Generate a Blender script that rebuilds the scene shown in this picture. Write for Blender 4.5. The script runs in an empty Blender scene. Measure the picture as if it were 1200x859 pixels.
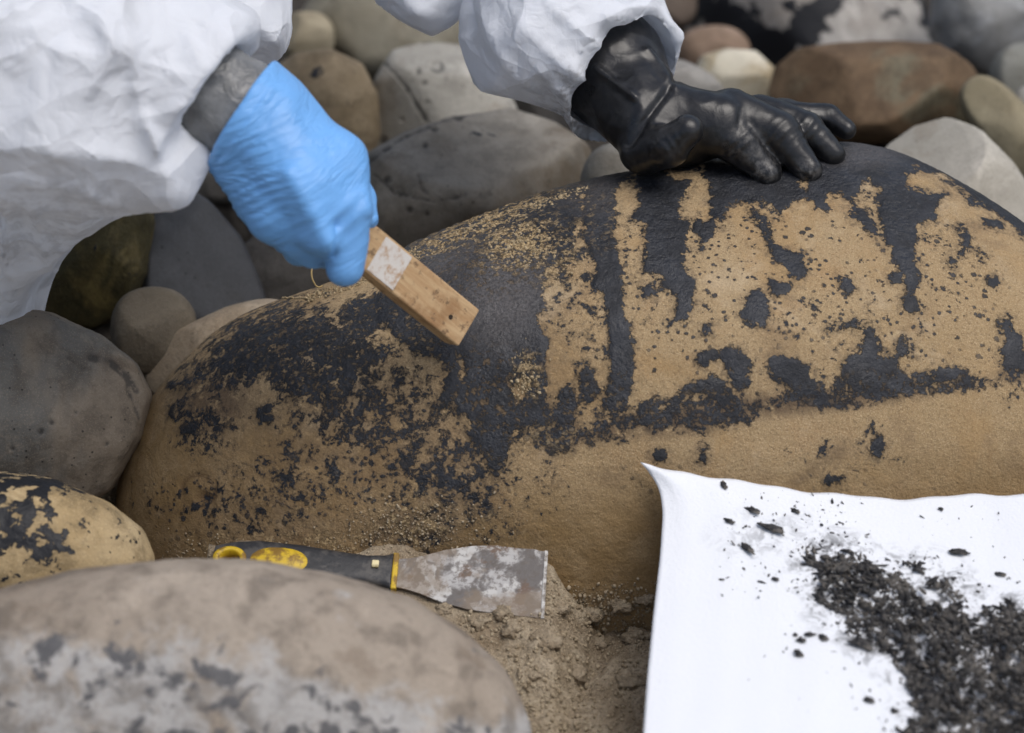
import bpy, bmesh, math, random
import numpy as np
from mathutils import Vector, Matrix
from mathutils.bvhtree import BVHTree

random.seed(7)
RNG = np.random.default_rng(7)
SC = bpy.context.scene
COL = SC.collection

# ------------------------------------------------------------------ camera
PITCH = math.radians(30)
CAM = np.array([0.0, -2.0*math.cos(PITCH), 2.0*math.sin(PITCH)])
FWD = np.array([0.0, math.cos(PITCH), -math.sin(PITCH)])
UPV = np.array([0.0, math.sin(PITCH), math.cos(PITCH)])
RGT = np.array([1.0, 0.0, 0.0])
S = 0.68/1200/2.0                      # metres per photo pixel per metre of depth
cd = bpy.data.cameras.new('camera')
cam = bpy.data.objects.new('camera', cd)
COL.objects.link(cam)
cam.location = CAM
cam.rotation_euler = (math.radians(60), 0, 0)
cd.sensor_width = 36.0
cd.lens = 36.0*2.0/0.68
cd.clip_start = 0.05
cd.clip_end = 500
cd.dof.use_dof = True
cd.dof.focus_distance = 1.95
cd.dof.aperture_fstop = 5.2
SC.camera = cam

# ------------------------------------------------------------------ light
SUN_EL, SUN_AZ = math.radians(66), math.radians(122)    # azimuth from +Y towards +X
world = bpy.data.worlds.new('World')
SC.world = world
world.use_nodes = True
wn = world.node_tree
for n_ in list(wn.nodes): wn.nodes.remove(n_)
wo = wn.nodes.new('ShaderNodeOutputWorld'); wb = wn.nodes.new('ShaderNodeBackground')
sky = wn.nodes.new('ShaderNodeTexSky'); hs = wn.nodes.new('ShaderNodeHueSaturation')
sky.sky_type = 'NISHITA'; sky.sun_disc = False
sky.sun_elevation = SUN_EL; sky.sun_rotation = SUN_AZ
sky.air_density = 1.0; sky.dust_density = 4.0; sky.ozone_density = 1.0
hs.inputs['Saturation'].default_value = 0.80
wb.inputs['Strength'].default_value = 0.135
wn.links.new(sky.outputs[0], hs.inputs['Color']); wn.links.new(hs.outputs[0], wb.inputs['Color'])
wn.links.new(wb.outputs[0], wo.inputs['Surface'])
sl = bpy.data.lights.new('sun', 'SUN'); sl.energy = 1.2; sl.angle = math.radians(40); sl.color = (1.0, 0.985, 0.96)
sun = bpy.data.objects.new('sun', sl); COL.objects.link(sun)
sd = Vector((math.sin(SUN_AZ)*math.cos(SUN_EL), math.cos(SUN_AZ)*math.cos(SUN_EL), math.sin(SUN_EL)))
sun.rotation_euler = sd.to_track_quat('Z', 'Y').to_euler()
SC.view_settings.view_transform = 'Standard'
SC.view_settings.look = 'None'
SC.view_settings.exposure = 0.08
SC.view_settings.gamma = 1.0

# ------------------------------------------------------------------ helpers
def pt(px, py, v):
    return CAM + v*FWD + (px-600)*S*v*RGT + (429.5-py)*S*v*UPV
def pxm(r, v=1.95):                   # photo pixels to metres at a depth
    return r*S*v
def proj(P):
    d = np.asarray(P, float)-CAM
    v = d@FWD
    return 600+(d@RGT)/(S*v), 429.5-(d@UPV)/(S*v), v
def ray_z(px, py, z):
    d = FWD+(px-600)*S*RGT+(429.5-py)*S*UPV
    t = (z-CAM[2])/d[2]
    return CAM+t*d

PERM = np.random.default_rng(3).permutation(512).astype(np.int64)
PERM = np.concatenate([PERM, PERM])
GRD = np.random.default_rng(4).normal(size=(512, 3)); GRD /= np.linalg.norm(GRD, axis=1)[:, None]
def perlin(P, seed=0):
    P = np.asarray(P, float)+np.array([seed*17.31, seed*9.17, seed*5.71])
    i = np.floor(P).astype(np.int64); f = P-i; u = f*f*f*(f*(f*6-15)+10)
    i &= 511
    out = np.zeros(len(P))
    for a in (0, 1):
        for b in (0, 1):
            for c in (0, 1):
                h = PERM[(PERM[(PERM[(i[:, 0]+a) & 511]+i[:, 1]+b) & 511]+i[:, 2]+c) & 511] & 511
                g = (GRD[h]*(f-np.array([a, b, c]))).sum(1)
                w = (u[:, 0] if a else 1-u[:, 0])*(u[:, 1] if b else 1-u[:, 1])*(u[:, 2] if c else 1-u[:, 2])
                out += w*g
    return out*1.5
def fbm(P, seed=0, o=4, g=0.5):
    s = 0; a = 1
    for k in range(o):
        s = s+a*perlin(np.asarray(P)*2**k, seed+k); a *= g
    return s
def ridged(P, seed=0):
    return 1-np.abs(perlin(P, seed))*2

def mesh_np(name, verts, quads, smooth=True):
    verts = np.ascontiguousarray(verts, dtype=np.float32); quads = np.ascontiguousarray(quads, dtype=np.int32)
    k = quads.shape[1]
    me = bpy.data.meshes.new(name)
    me.vertices.add(len(verts)); me.vertices.foreach_set('co', verts.ravel())
    me.loops.add(quads.size); me.loops.foreach_set('vertex_index', quads.ravel())
    me.polygons.add(len(quads)); me.polygons.foreach_set('loop_start', np.arange(0, quads.size, k, dtype=np.int32))
    me.polygons.foreach_set('loop_total', np.full(len(quads), k, dtype=np.int32))
    me.polygons.foreach_set('use_smooth', np.full(len(quads), smooth))
    me.update(calc_edges=True); me.validate()
    return me
def get_n(me):
    a = np.zeros(len(me.vertices)*3, np.float32); me.vertex_normals.foreach_get('vector', a); return a.reshape(-1, 3)
def attr(me, name, vals):
    at = me.attributes.new(name, 'FLOAT', 'POINT'); at.data.foreach_set('value', np.ascontiguousarray(vals, dtype=np.float32))
def obj(name, me, mat, parent=None, label=None, cat=None, group=None, kind=None):
    o = bpy.data.objects.new(name, me); COL.objects.link(o)
    if mat and me is not None and not me.materials: me.materials.append(mat)
    if parent is not None: o.parent = parent
    if label: o['label'] = label
    if cat: o['category'] = cat
    if group: o['group'] = group
    if kind: o['kind'] = kind
    return o
def recenter(V):
    V = np.asarray(V, float)
    o = np.array([(V[:, 0].min()+V[:, 0].max())/2, (V[:, 1].min()+V[:, 1].max())/2, V[:, 2].min()])
    return V-o, o

_cs = {}
def cubesphere(n):
    if n in _cs: return _cs[n]
    Q = []; off = 0
    g = np.arange(n+1)
    A, B = np.meshgrid(g, g, indexing='ij'); A = A.ravel(); B = B.ravel()
    faces = []; pts = []
    idx = np.arange((n+1)**2).reshape(n+1, n+1)
    q = np.stack([idx[:-1, :-1], idx[1:, :-1], idx[1:, 1:], idx[:-1, 1:]], -1).reshape(-1, 4)
    Z = np.zeros_like(A); N_ = np.full_like(A, n)
    for ax in range(3):
        for side in (0, 1):
            c = [None]*3; c[ax] = N_ if side else Z; c[(ax+1) % 3] = A; c[(ax+2) % 3] = B
            pts.append(np.stack(c, -1)); faces.append((q if side else q[:, ::-1])+off); off += len(A)
    P = np.concatenate(pts); F = np.concatenate(faces)
    key = P[:, 0]*(n+1)**2+P[:, 1]*(n+1)+P[:, 2]
    _, first, inv = np.unique(key, return_index=True, return_inverse=True)
    P = P[first]; F = inv[F]
    D = np.tan((P/n*2-1)*math.pi/4); D /= np.linalg.norm(D, axis=1)[:, None]
    _cs[n] = (D, F); return D, F

# signed distance field -> mesh (surface nets)
class Field:
    def __init__(s, lo, hi, h):
        s.lo = np.array(lo, float); s.h = h
        s.n = np.ceil((np.array(hi)-s.lo)/h).astype(int)+1
        s.f = np.full(s.n, 0.2, np.float32)
    def box(s, lo, hi):
        a = np.clip(np.floor((np.array(lo)-s.lo)/s.h).astype(int), 0, s.n-1)
        b = np.clip(np.ceil((np.array(hi)-s.lo)/s.h).astype(int)+1, a+1, s.n)
        sl_ = tuple(slice(x, y) for x, y in zip(a, b))
        X = [(s.lo[i]+s.h*np.arange(a[i], b[i])).astype(np.float32) for i in range(3)]
        return sl_, X[0][:, None, None], X[1][None, :, None], X[2][None, None, :]
    def cone(s, p1, r1, p2, r2, k=0.006, carve=False):
        p1 = np.asarray(p1, float); p2 = np.asarray(p2, float); m = max(r1, r2)+0.03+k*2
        sl_, X, Y, Z = s.box(np.minimum(p1, p2)-m, np.maximum(p1, p2)+m)
        ba = p2-p1; bb = max(float(ba@ba), 1e-9)
        dx, dy, dz = X-p1[0], Y-p1[1], Z-p1[2]
        t = np.clip((dx*ba[0]+dy*ba[1]+dz*ba[2])/bb, 0, 1)
        d = np.sqrt((dx-t*ba[0])**2+(dy-t*ba[1])**2+(dz-t*ba[2])**2)-(r1+(r2-r1)*t)
        f = s.f[sl_]
        if carve: s.f[sl_] = np.maximum(f, -d)
        else:
            hh = np.clip(0.5+0.5*(f-d)/k, 0, 1)
            s.f[sl_] = f*(1-hh)+d*hh-k*hh*(1-hh)
    def cut(s, p, n, R):
        p = np.asarray(p, float); n = np.asarray(n, float)/np.linalg.norm(n)
        sl_, X, Y, Z = s.box(p-R, p+R)
        d = (X-p[0])*n[0]+(Y-p[1])*n[1]+(Z-p[2])*n[2]
        rr = (X-p[0])**2+(Y-p[1])**2+(Z-p[2])**2
        s.f[sl_] = np.where(rr < R*R, np.maximum(s.f[sl_], d), s.f[sl_])
    def mesh(s):
        f = s.f; nx, ny, nz = f.shape; ins = f < 0
        cnt = np.zeros((nx-1, ny-1, nz-1), np.int8)
        offs = [(a, b, c) for a in (0, 1) for b in (0, 1) for c in (0, 1)]
        for a, b, c in offs: cnt += ins[a:nx-1+a, b:ny-1+b, c:nz-1+c]
        act = (cnt > 0) & (cnt < 8)
        I = np.argwhere(act); vid = np.full(act.shape, -1, np.int64); vid[act] = np.arange(len(I))
        vals = {o: f[I[:, 0]+o[0], I[:, 1]+o[1], I[:, 2]+o[2]] for o in offs}
        acc = np.zeros((len(I), 3)); num = np.zeros(len(I))
        for o in offs:
            for ax in range(3):
                if o[ax]: continue
                e = list(o); e[ax] = 1; e = tuple(e)
                A, B = vals[o], vals[e]; cr = (A < 0) != (B < 0)
                t = np.where(cr, A/np.where(cr, A-B, 1), 0)
                p = np.zeros((len(I), 3)); p += np.array(o); p[:, ax] += t
                acc[cr] += p[cr]; num[cr] += 1
        V = s.lo+s.h*(I+acc/num[:, None])
        Q = []
        for ax in range(3):
            b, c = (ax+1) % 3, (ax+2) % 3
            sa = [slice(None)]*3; sb = [slice(None)]*3
            sa[ax] = slice(0, -1); sb[ax] = slice(1, None)
            ch = ins[tuple(sa)] != ins[tuple(sb)]
            E = np.argwhere(ch); ok = (E[:, b] > 0) & (E[:, c] > 0) & (E[:, b] < f.shape[b]-1) & (E[:, c] < f.shape[c]-1)
            E = E[ok]; flip = ~ins[E[:, 0], E[:, 1], E[:, 2]]
            def cell(db, dc):
                G = E.copy(); G[:, b] += db; G[:, c] += dc; return vid[G[:, 0], G[:, 1], G[:, 2]]
            q = np.stack([cell(-1, -1), cell(0, -1), cell(0, 0), cell(-1, 0)], -1)
            q[flip] = q[flip][:, ::-1]; Q.append(q)
        Q = np.concatenate(Q); Q = Q[(Q >= 0).all(1)]
        return V, Q
def smooth_verts(V, Q, it=3, lam=0.5):
    e = np.concatenate([Q[:, [0, 1]], Q[:, [1, 2]], Q[:, [2, 3]], Q[:, [3, 0]]])
    for _ in range(it):
        s = np.zeros_like(V); c = np.zeros(len(V))
        for k in range(3):
            s[:, k] = np.bincount(e[:, 0], V[e[:, 1], k], len(V))+np.bincount(e[:, 1], V[e[:, 0], k], len(V))
        c = np.bincount(e[:, 0], minlength=len(V))+np.bincount(e[:, 1], minlength=len(V))
        V = V+lam*(s/np.maximum(c, 1)[:, None]-V)
    return V

# ------------------------------------------------------------------ materials
class NB:
    def __init__(s, name):
        s.m = bpy.data.materials.new(name); s.m.use_nodes = True; s.t = s.m.node_tree
        s.b = s.t.nodes['Principled BSDF']; s.out = s.t.nodes['Material Output']
        s.tc = s.t.nodes.new('ShaderNodeTexCoord').outputs['Object']
        s.geo = None
    def put(s, sock, v):
        if isinstance(v, bpy.types.NodeSocket): s.t.links.new(v, sock)
        elif isinstance(v, tuple) and len(v) == 3 and sock.type == 'RGBA': sock.default_value = (*v, 1)
        else: sock.default_value = v
    def noise(s, scale, detail=4, rough=0.55, dist=0.0, vec=None):
        n = s.t.nodes.new('ShaderNodeTexNoise'); s.t.links.new(vec or s.tc, n.inputs['Vector'])
        n.inputs['Scale'].default_value = scale; n.inputs['Detail'].default_value = detail
        n.inputs['Roughness'].default_value = rough; n.inputs['Distortion'].default_value = dist
        return n.outputs['Fac']
    def vor(s, scale, feature='F1', vec=None, out='Distance', rnd=1.0):
        n = s.t.nodes.new('ShaderNodeTexVoronoi'); n.feature = feature; s.t.links.new(vec or s.tc, n.inputs['Vector'])
        n.inputs['Scale'].default_value = scale; n.inputs['Randomness'].default_value = rnd
        return n.outputs[out]
    def mapping(s, scale=(1, 1, 1), rot=(0, 0, 0), loc=(0, 0, 0)):
        n = s.t.nodes.new('ShaderNodeMapping'); s.t.links.new(s.tc, n.inputs['Vector'])
        n.inputs['Scale'].default_value = scale; n.inputs['Rotation'].default_value = rot; n.inputs['Location'].default_value = loc
        return n.outputs[0]
    def math(s, op, a, b=0.0, c=0.0, clamp=False):
        n = s.t.nodes.new('ShaderNodeMath'); n.operation = op; n.use_clamp = clamp
        for i, v in enumerate((a, b, c)): s.put(n.inputs[i], v)
        return n.outputs[0]
    def step(s, v, a, b, lo=0.0, hi=1.0):
        n = s.t.nodes.new('ShaderNodeMapRange'); n.interpolation_type = 'SMOOTHSTEP'
        s.put(n.inputs['Value'], v); s.put(n.inputs['From Min'], a); s.put(n.inputs['From Max'], b)
        s.put(n.inputs['To Min'], lo); s.put(n.inputs['To Max'], hi)
        return n.outputs['Result']
    def mix(s, f, a, b, mode='MIX'):
        n = s.t.nodes.new('ShaderNodeMix'); n.data_type = 'RGBA'; n.blend_type = mode
        s.put(n.inputs['Factor'], f); s.put(n.inputs['A'] if False else n.inputs[6], a); s.put(n.inputs[7], b)
        return n.outputs[2]
    def attr(s, name):
        n = s.t.nodes.new('ShaderNodeAttribute'); n.attribute_name = name; return n.outputs['Fac']
    def bump(s, h, strength, dist, nrm=None):
        n = s.t.nodes.new('ShaderNodeBump'); s.put(n.inputs['Height'], h); n.inputs['Strength'].default_value = strength
        n.inputs['Distance'].default_value = dist
        if nrm: s.t.links.new(nrm, n.inputs['Normal'])
        return n.outputs[0]
    def set(s, **k):
        names = {'color': 'Base Color', 'rough': 'Roughness', 'normal': 'Normal', 'metal': 'Metallic', 'spec': 'Specular IOR Level',
                 'sss': 'Subsurface Weight', 'coat': 'Coat Weight', 'sheen': 'Sheen Weight'}
        for a, v in k.items(): s.put(s.b.inputs[names[a]], v)
        return s.m

TAR = (0.010, 0.011, 0.014)
def rock_mat(name, c1, c2, dark=0.35, tar=0.0, tarscale=22, speck=0.3, patch=None, pscale=9, zone=None, marks=False, tarc=None, crack=0.0, seed=0, bump=0.5, lo=6):
    b = NB(name); off = b.mapping(loc=(seed*3.1, seed*1.7, seed*0.9))
    base = b.mix(b.step(b.noise(lo, 5, 0.6, 0.4, off), 0.35, 0.66), c1, c2)
    if patch:
        pf = b.step(b.noise(pscale, 4, 0.6, 0.5, off), 0.5, 0.62)
        if zone: pf = b.step(b.math('ADD', b.attr(zone), b.math('MULTIPLY', b.math('SUBTRACT', b.noise(26, 6, 0.7, 0.3, off), 0.5), 3.4)), 0.35, 1.0)
        base = b.mix(pf, base, patch)
    mid = b.noise(45, 6, 0.65, 0.2, off)
    base = b.mix(b.math('MULTIPLY', b.step(mid, 0.44, 0.64), min(1, dark*1.3)), base, tuple(x*0.4 for x in c1))
    st_ = b.noise(16, 6, 0.7, 0.8, b.mapping(loc=(seed*1.3+5, seed*2.1, seed)))
    base = b.mix(b.math('MULTIPLY', b.step(st_, 0.53, 0.66), 0.5), base, tuple(min(1, x*1.35) for x in c2))
    base = b.mix(b.math('MULTIPLY', b.step(st_, 0.45, 0.34), 0.45), base, (c1[0]*0.62, c1[1]*0.55, c1[2]*0.48))
    g1 = b.noise(420, 3, 0.6, 0, off); g2 = b.noise(1100, 2, 0.5, 0, off)
    base = b.mix(b.math('MULTIPLY', b.step(g1, 0.5, 0.75), 0.45), base, tuple(x*0.45 for x in c2))
    base = b.mix(b.math('MULTIPLY', b.step(g2, 0.52, 0.75), 0.35), base, tuple(min(1, x*1.5) for x in c2))
    rough = 0.72; t = None
    h = b.math('ADD', b.math('MULTIPLY', mid, 1.0), b.math('MULTIPLY', g1, 0.35))
    # fine dark flecks
    fl = b.step(b.vor(150, vec=off), 0.16, 0.06)
    gate = b.step(b.noise(30, 2, 0.5, 0, off), 0.62-speck*0.2, 0.7-speck*0.2)
    base = b.mix(b.math('MULTIPLY', b.math('MULTIPLY', fl, gate), 0.8), base, tuple(x*0.3 for x in TAR))
    if marks: base = b.mix(b.math('MULTIPLY', b.math('MULTIPLY', b.attr('mark'), b.step(b.noise(110, 5, 0.7), 0.36, 0.56)), 0.8), base, (0.03, 0.028, 0.026))
    if crack:
        wv = b.noise(18, 3, 0.6, 0.0, off)
        cr = b.step(b.math('ABSOLUTE', b.math('SUBTRACT', b.noise(7, 3, 0.5, 0.8, off), 0.5)), 0.006, 0.0)
        cr = b.math('MULTIPLY', cr, b.step(wv, 0.5, 0.56))
        base = b.mix(b.math('MULTIPLY', cr, crack), base, (0.03, 0.027, 0.024)); h = b.math('SUBTRACT', h, b.math('MULTIPLY', cr, 0.5))
    if tar > 0:
        tn = b.noise(tarscale, 7, 0.62, 0.3, off); big = b.noise(tarscale*0.25, 2, 0.5, 0, off)
        v = b.math('ADD', b.math('MULTIPLY', tn, 0.7), b.math('MULTIPLY', big, 0.5))
        t = b.step(v, 0.80-tar*0.4, 0.825-tar*0.4)
        if zone: t = b.step(b.math('ADD', b.math('SUBTRACT', v, 0.80-tar*0.4), b.math('MULTIPLY', b.math('SUBTRACT', b.attr(zone), 0.8), 0.22)), 0.0, 0.09 if tarc else 0.02)
        base = b.mix(t, base, tarc or TAR)
        rough = b.step(t, 0, 1, 0.75, 0.5)
        h = b.math('ADD', h, b.math('MULTIPLY', t, 0.4))
    return b.set(color=base, rough=rough, normal=b.bump(h, bump, 0.003), spec=0.35)

# ------------------------------------------------------------------ stones
ROCKS = []          # (xmin..)
def smooth_outline(poly):
    P = np.array(poly, float); c = np.array([(P[:, 0].min()+P[:, 0].max())/2, (P[:, 1].min()+P[:, 1].max())/2])
    # densify, then radius per angle
    Q = np.concatenate([P, P[:1]]); D = []
    for a, b in zip(Q[:-1], Q[1:]):
        for t in np.linspace(0, 1, 40, endpoint=False): D.append(a+(b-a)*t)
    D = np.array(D)-c; ang = np.arctan2(-D[:, 1], D[:, 0]); r = np.hypot(D[:, 0], D[:, 1])
    o = np.argsort(ang); ang = ang[o]; r = r[o]
    g = np.linspace(-math.pi, math.pi, 720, endpoint=False)
    rr = np.interp(g, ang, r, period=2*math.pi)
    w = np.hanning(15); w /= w.sum()
    rr = np.convolve(np.concatenate([rr[-20:], rr, rr[:20]]), w, 'same')[20:-20]
    return c, g, rr
def ell(cx, cy, rx, ry, rot=0, e=0.85):
    a = np.linspace(0, 2*math.pi, 48, endpoint=False); c, s = np.cos(a), np.sin(a)
    x = np.sign(c)*np.abs(c)**e*rx; y = np.sign(s)*np.abs(s)**e*ry; t = math.radians(rot)
    return [(cx+X*math.cos(t)-Y*math.sin(t), cy+X*math.sin(t)+Y*math.cos(t)) for X, Y in zip(x, y)]
def rock_verts(outline, v, front, back, seed=0, n=48, e1=0.88, e2=0.85, amp=0.05, fine=0.006, cuts=(), soft=0.025):
    D, F = cubesphere(n)
    c, g, rr = smooth_outline(outline)
    a, b, t = D[:, 0], D[:, 2], -D[:, 1]           # right, up, toward the camera
    rho = np.hypot(a, b); th = np.arctan2(b, a)
    R = np.interp(th, g, rr, period=2*math.pi)*rho**e1
    tt = np.sign(t)*np.abs(t)**e2*np.where(t > 0, front, back)
    C = pt(c[0], c[1], v); k = S*v
    size = rr.mean()*k
    V = C+np.outer(R*np.cos(th)*k, RGT)+np.outer(R*np.sin(th)*k, UPV)-np.outer(tt*k, FWD)
    L = (V-C)/size
    nrm = L/np.linalg.norm(L, axis=1)[:, None]
    # keep the traced rim, let the faces wander more
    w = 0.35+0.65*np.abs(t)
    V = V+nrm*(size*(amp*w*perlin(L*1.3, seed)+amp*0.4*w*perlin(L*3.1, seed+5)+fine*fbm(L*9, seed+9, 3)))[:, None]
    rc = np.random.default_rng(seed+500)
    auto = [(*(0.55*rc.normal(size=2)), 1.0, rc.uniform(0.70, 0.86)) for _ in range(4)] if seed != 11 and seed != 21 else []
    for (nx, ny, nz, h) in list(cuts)+auto:                   # soft flat facets: direction in right, up, toward; distance in sizes
        nn = np.array([nx, ny, nz], float); nn /= np.linalg.norm(nn)
        nw = nn[0]*RGT+nn[1]*UPV-nn[2]*FWD
        d = (V-C)@nw/size-h
        V = V-np.outer(0.9*soft*np.logaddexp(0, d/soft)*size, nw)
    return V, F
def rock(label, outline, v, front, back, mat, seed=0, group=None, marks=None, pale=None, oil=None, name='beach_stone', cat='stone', **k):
    V, F = rock_verts(outline, v, front, back, seed, **k)
    L, o = recenter(V)
    mk_ = None
    if marks or pale or oil:
        X_, Y_, _ = proj(V); mk_ = np.zeros(len(V)); fr = np.where((V-V.mean(0))@FWD < 0.02, 1.0, 0.0)
        wob_ = 1.2*perlin(V*120, 77)*2
        for m in marks or ():
            if len(m) == 3 and not hasattr(m[0], '__len__'): mk_ = np.maximum(mk_, fr*np.clip((m[2]-np.hypot(X_-m[0], Y_-m[1])+wob_)/2.5+0.5, 0, 1))
            else:
                poly, w_ = m
                for a, c in zip(poly[:-1], poly[1:]):
                    a = np.array(a, float); e = np.array(c, float)-a; t = np.clip(((X_-a[0])*e[0]+(Y_-a[1])*e[1])/(e@e), 0, 1)
                    mk_ = np.maximum(mk_, fr*np.clip((w_-np.hypot(X_-a[0]-t*e[0], Y_-a[1]-t*e[1])+wob_)/2.5+0.5, 0, 1))
        L = L-(0.0012*mk_)[:, None]*np.array([0, -0.5, 0.86])
    ob = obj(name, mesh_np(name, L, F), mat, None, label, cat, group)
    if mk_ is not None: attr(ob.data, 'mark', mk_)
    if oil: attr(ob.data, 'oil', oil(X_, Y_))
    ob.location = o
    ROCKS.append((V[:, 0].mean(), V[:, 1].mean(), V[:, 2].min(), (V[:, 0].max()-V[:, 0].min())/2))
    return ob

# ---- main boulder with the tar on it
BO = [(133, 585), (142, 535), (165, 480), (200, 435), (250, 390), (300, 362), (360, 342), (420, 322), (480, 291), (560, 258), (640, 229), (720, 206), (800, 191),
      (880, 176), (950, 163), (1000, 160), (1050, 172), (1110, 205), (1160, 235), (1205, 268), (1280, 335), (1350, 430), (1390, 560), (1370, 700), (1280, 790),
      (1100, 820), (800, 810), (500, 790), (280, 760), (170, 700), (138, 640)]
BV, BF = rock_verts(BO, 2.03, 250, 330, seed=11, n=210, e1=0.80, e2=0.95, amp=0.035, fine=0.0022, cuts=((0.05, 0.75, 0.75, 0.60), (0.1, -0.35, 1.0, 0.72)), soft=0.05)
V0, ORI = recenter(BV)
TARP = {
 'D1': [(683,262),(683,200),(720,200),(722,235),(720,290),(730,320),(730,355),(735,375),(742,400),(744,430),(742,460),(738,480),(720,485),(705,480),(705,470),(715,450),(712,430),(716,405),(712,370),(706,345),(695,335),(700,320),(694,300),(685,280)],
 'D2': [(745,228),(745,195),(790,190),(795,205),(810,212),(797,240),(798,255),(810,262),(803,280),(805,295),(800,310),(815,330),(815,345),(810,358),(808,375),(795,378),(783,382),(790,370),(793,350),(778,335),(768,322),(755,320),(755,290),(752,262),(740,260),(742,248)],
 'top': [(640,215),(760,180),(900,160),(1000,150),(1060,165),(1100,195),(1070,197),(985,200),(900,205),(830,195),(820,200),(790,196),(745,206),(722,222),(640,240)],
 'D3': [(822,185),(870,180),(935,200),(945,235),(930,235),(915,252),(903,240),(888,235),(880,245),(870,235),(855,240),(848,262),(838,260),(830,285),(822,292),(818,275),(830,265),(833,240),(833,222),(825,208)],
 'D3b': [(812,258),(822,255),(833,262),(830,282),(815,272)],
 'D4': [(878,240),(895,255),(905,285),(925,295),(940,300),(945,315),(938,328),(925,325),(912,310),(902,295),(893,270),(880,250)],
 'D5': [(885,338),(897,345),(900,365),(897,382),(885,384),(872,370),(868,360),(878,345)],
 'D5b': [(902,328),(915,332),(928,332),(925,342),(908,350),(902,345)],
 'D6': [(945,165),(985,160),(1040,170),(1070,192),(1100,203),(1065,200),(1062,212),(1060,220),(1085,225),(1110,228),(1100,238),(1095,247),(1098,258),(1075,262),(1075,285),(1073,300),(1077,320),(1073,345),(1076,362),(1068,367),(1058,365),(1060,340),(1055,320),(1048,305),(1040,290),(1033,265),(1028,255),(1035,240),(1030,222),(1020,208),(1010,212),(1005,228),(1000,238),(985,230),(972,232),(970,245),(955,247),(948,230),(940,210)],
 'D6b': [(995,250),(1015,247),(1025,260),(1030,275),(1018,275),(1008,262),(995,260)],
 'D6c': [(1060,180),(1100,190),(1130,205),(1165,228),(1210,262),(1210,285),(1190,268),(1170,252),(1150,242),(1135,234),(1125,222),(1100,205)],
 'D7': [(455,318),(480,285),(560,250),(640,222),(683,205),(683,262),(675,270),(672,290),(660,300),(650,310),(640,320),(637,340),(640,360),(632,370),(640,400),(640,420),(643,450),(640,470),(655,478),(660,490),(625,500),(605,505),(600,520),(592,545),(585,560),(570,545),(560,520),(545,510),(548,495),(530,480),(505,478),(520,460),(525,440),(510,420),(495,420),(480,412),(455,385),(440,360)],
 'D7b': [(655,440),(672,455),(678,475),(668,495),(655,500)],
 'D7c': [(678,435),(692,425),(700,445),(702,462),(690,472),(680,465)],
 'B1': [(742,492),(752,470),(770,463),(776,474),(768,488),(760,500),(745,500)],
 'B2': [(785,470),(800,455),(815,445),(835,440),(850,450),(862,470),(868,484),(850,482),(838,470),(825,462),(808,462),(795,472),(790,482)],
 'B3': [(820,482),(838,478),(850,488),(832,492),(828,500),(816,500)],
 'D8': [(843,410),(855,405),(870,412),(882,425),(878,440),(882,452),(872,460),(860,450),(852,432),(845,420)],
 'D9': [(900,420),(915,417),(930,422),(945,430),(950,445),(965,455),(965,462),(935,465),(920,450),(905,442),(898,430)],
 'D10': [(992,412),(1005,412),(1012,400),(1010,385),(1020,378),(1026,392),(1032,405),(1028,415),(1040,418),(1050,410),(1058,395),(1065,405),(1070,415),(1055,420),(1050,432),(1065,440),(1085,445),(1100,430),(1115,428),(1130,435),(1140,450),(1130,455),(1110,445),(1090,450),(1065,450),(1058,465),(1040,462),(1020,458),(995,456),(987,446),(985,430),(990,420)],
 'D10b': [(965,385),(980,375),(990,380),(1005,378),(1012,388),(990,384),(975,388)],
 'D11': [(1168,378),(1185,372),(1187,385),(1202,400),(1202,435),(1180,430),(1172,410),(1175,395)],
 's1': [(1022,495),(1033,500),(1035,520),(1030,535),(1020,532),(1026,515)], 's2': [(965,558),(990,553),(985,566),(968,568)],
 's3': [(815,417),(835,408),(841,416),(828,428),(818,425)], 's4': [(825,382),(838,377),(836,395),(822,396)],
 's5': [(770,528),(781,530),(780,543),(768,540)], 's6': [(815,525),(825,520),(828,540),(818,545)],
 's7': [(982,322),(995,325),(1001,337),(996,345),(988,338)], 's8': [(1110,300),(1120,302),(1118,312),(1108,310)],
 's9': [(1155,325),(1168,326),(1168,334),(1158,334)], 's10': [(1122,268),(1136,262),(1138,280),(1130,302),(1122,298),(1130,282)],
 's11': [(1150,255),(1178,262),(1176,268),(1152,262)], 's12': [(1145,292),(1156,298),(1150,304)],
 's13': [(745,330),(762,335),(768,345),(756,348)], 's14': [(1045,320),(1058,318),(1060,330),(1048,332)],
 'c2': [(335,440),(352,440),(358,462),(345,470),(336,462)], 

 'c6': [(198,476),(208,474),(205,492),(196,490)], 'c7': [(210,500),(232,498),(230,508),(212,508)], 'c8': [(195,448),(225,446),(222,456),(198,456)],
 'c9': [(300,478),(318,472),(322,492),(304,498)], 'c10': [(378,452),(395,448),(398,468),(382,470)], 'c11': [(640,520),(668,512),(672,528),(645,532)],
}
HOLES = [[(722,225),(748,222),(748,240),(742,255),(738,262),(752,275),(753,315),(740,320),(732,315),(728,300),(720,290),(724,250)],
         [(818,205),(828,215),(834,225),(824,238),(832,245),(832,258),(825,262),(815,245),(808,262),(800,258),(797,245),(806,232),(812,215)],
         [(662,312),(676,300),(690,325),(690,345),(700,365),(700,400),(690,425),(675,440),(660,455),(648,470),(643,430),(640,385),(640,365),(650,330)],
         [(535,412),(542,418),(546,440),(540,446),(535,430)], [(598,455),(615,440),(622,452),(610,470)], [(676,262),(684,260),(682,300),(676,296)],
         [(780,196),(806,200),(800,212),(792,212)]]
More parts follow.
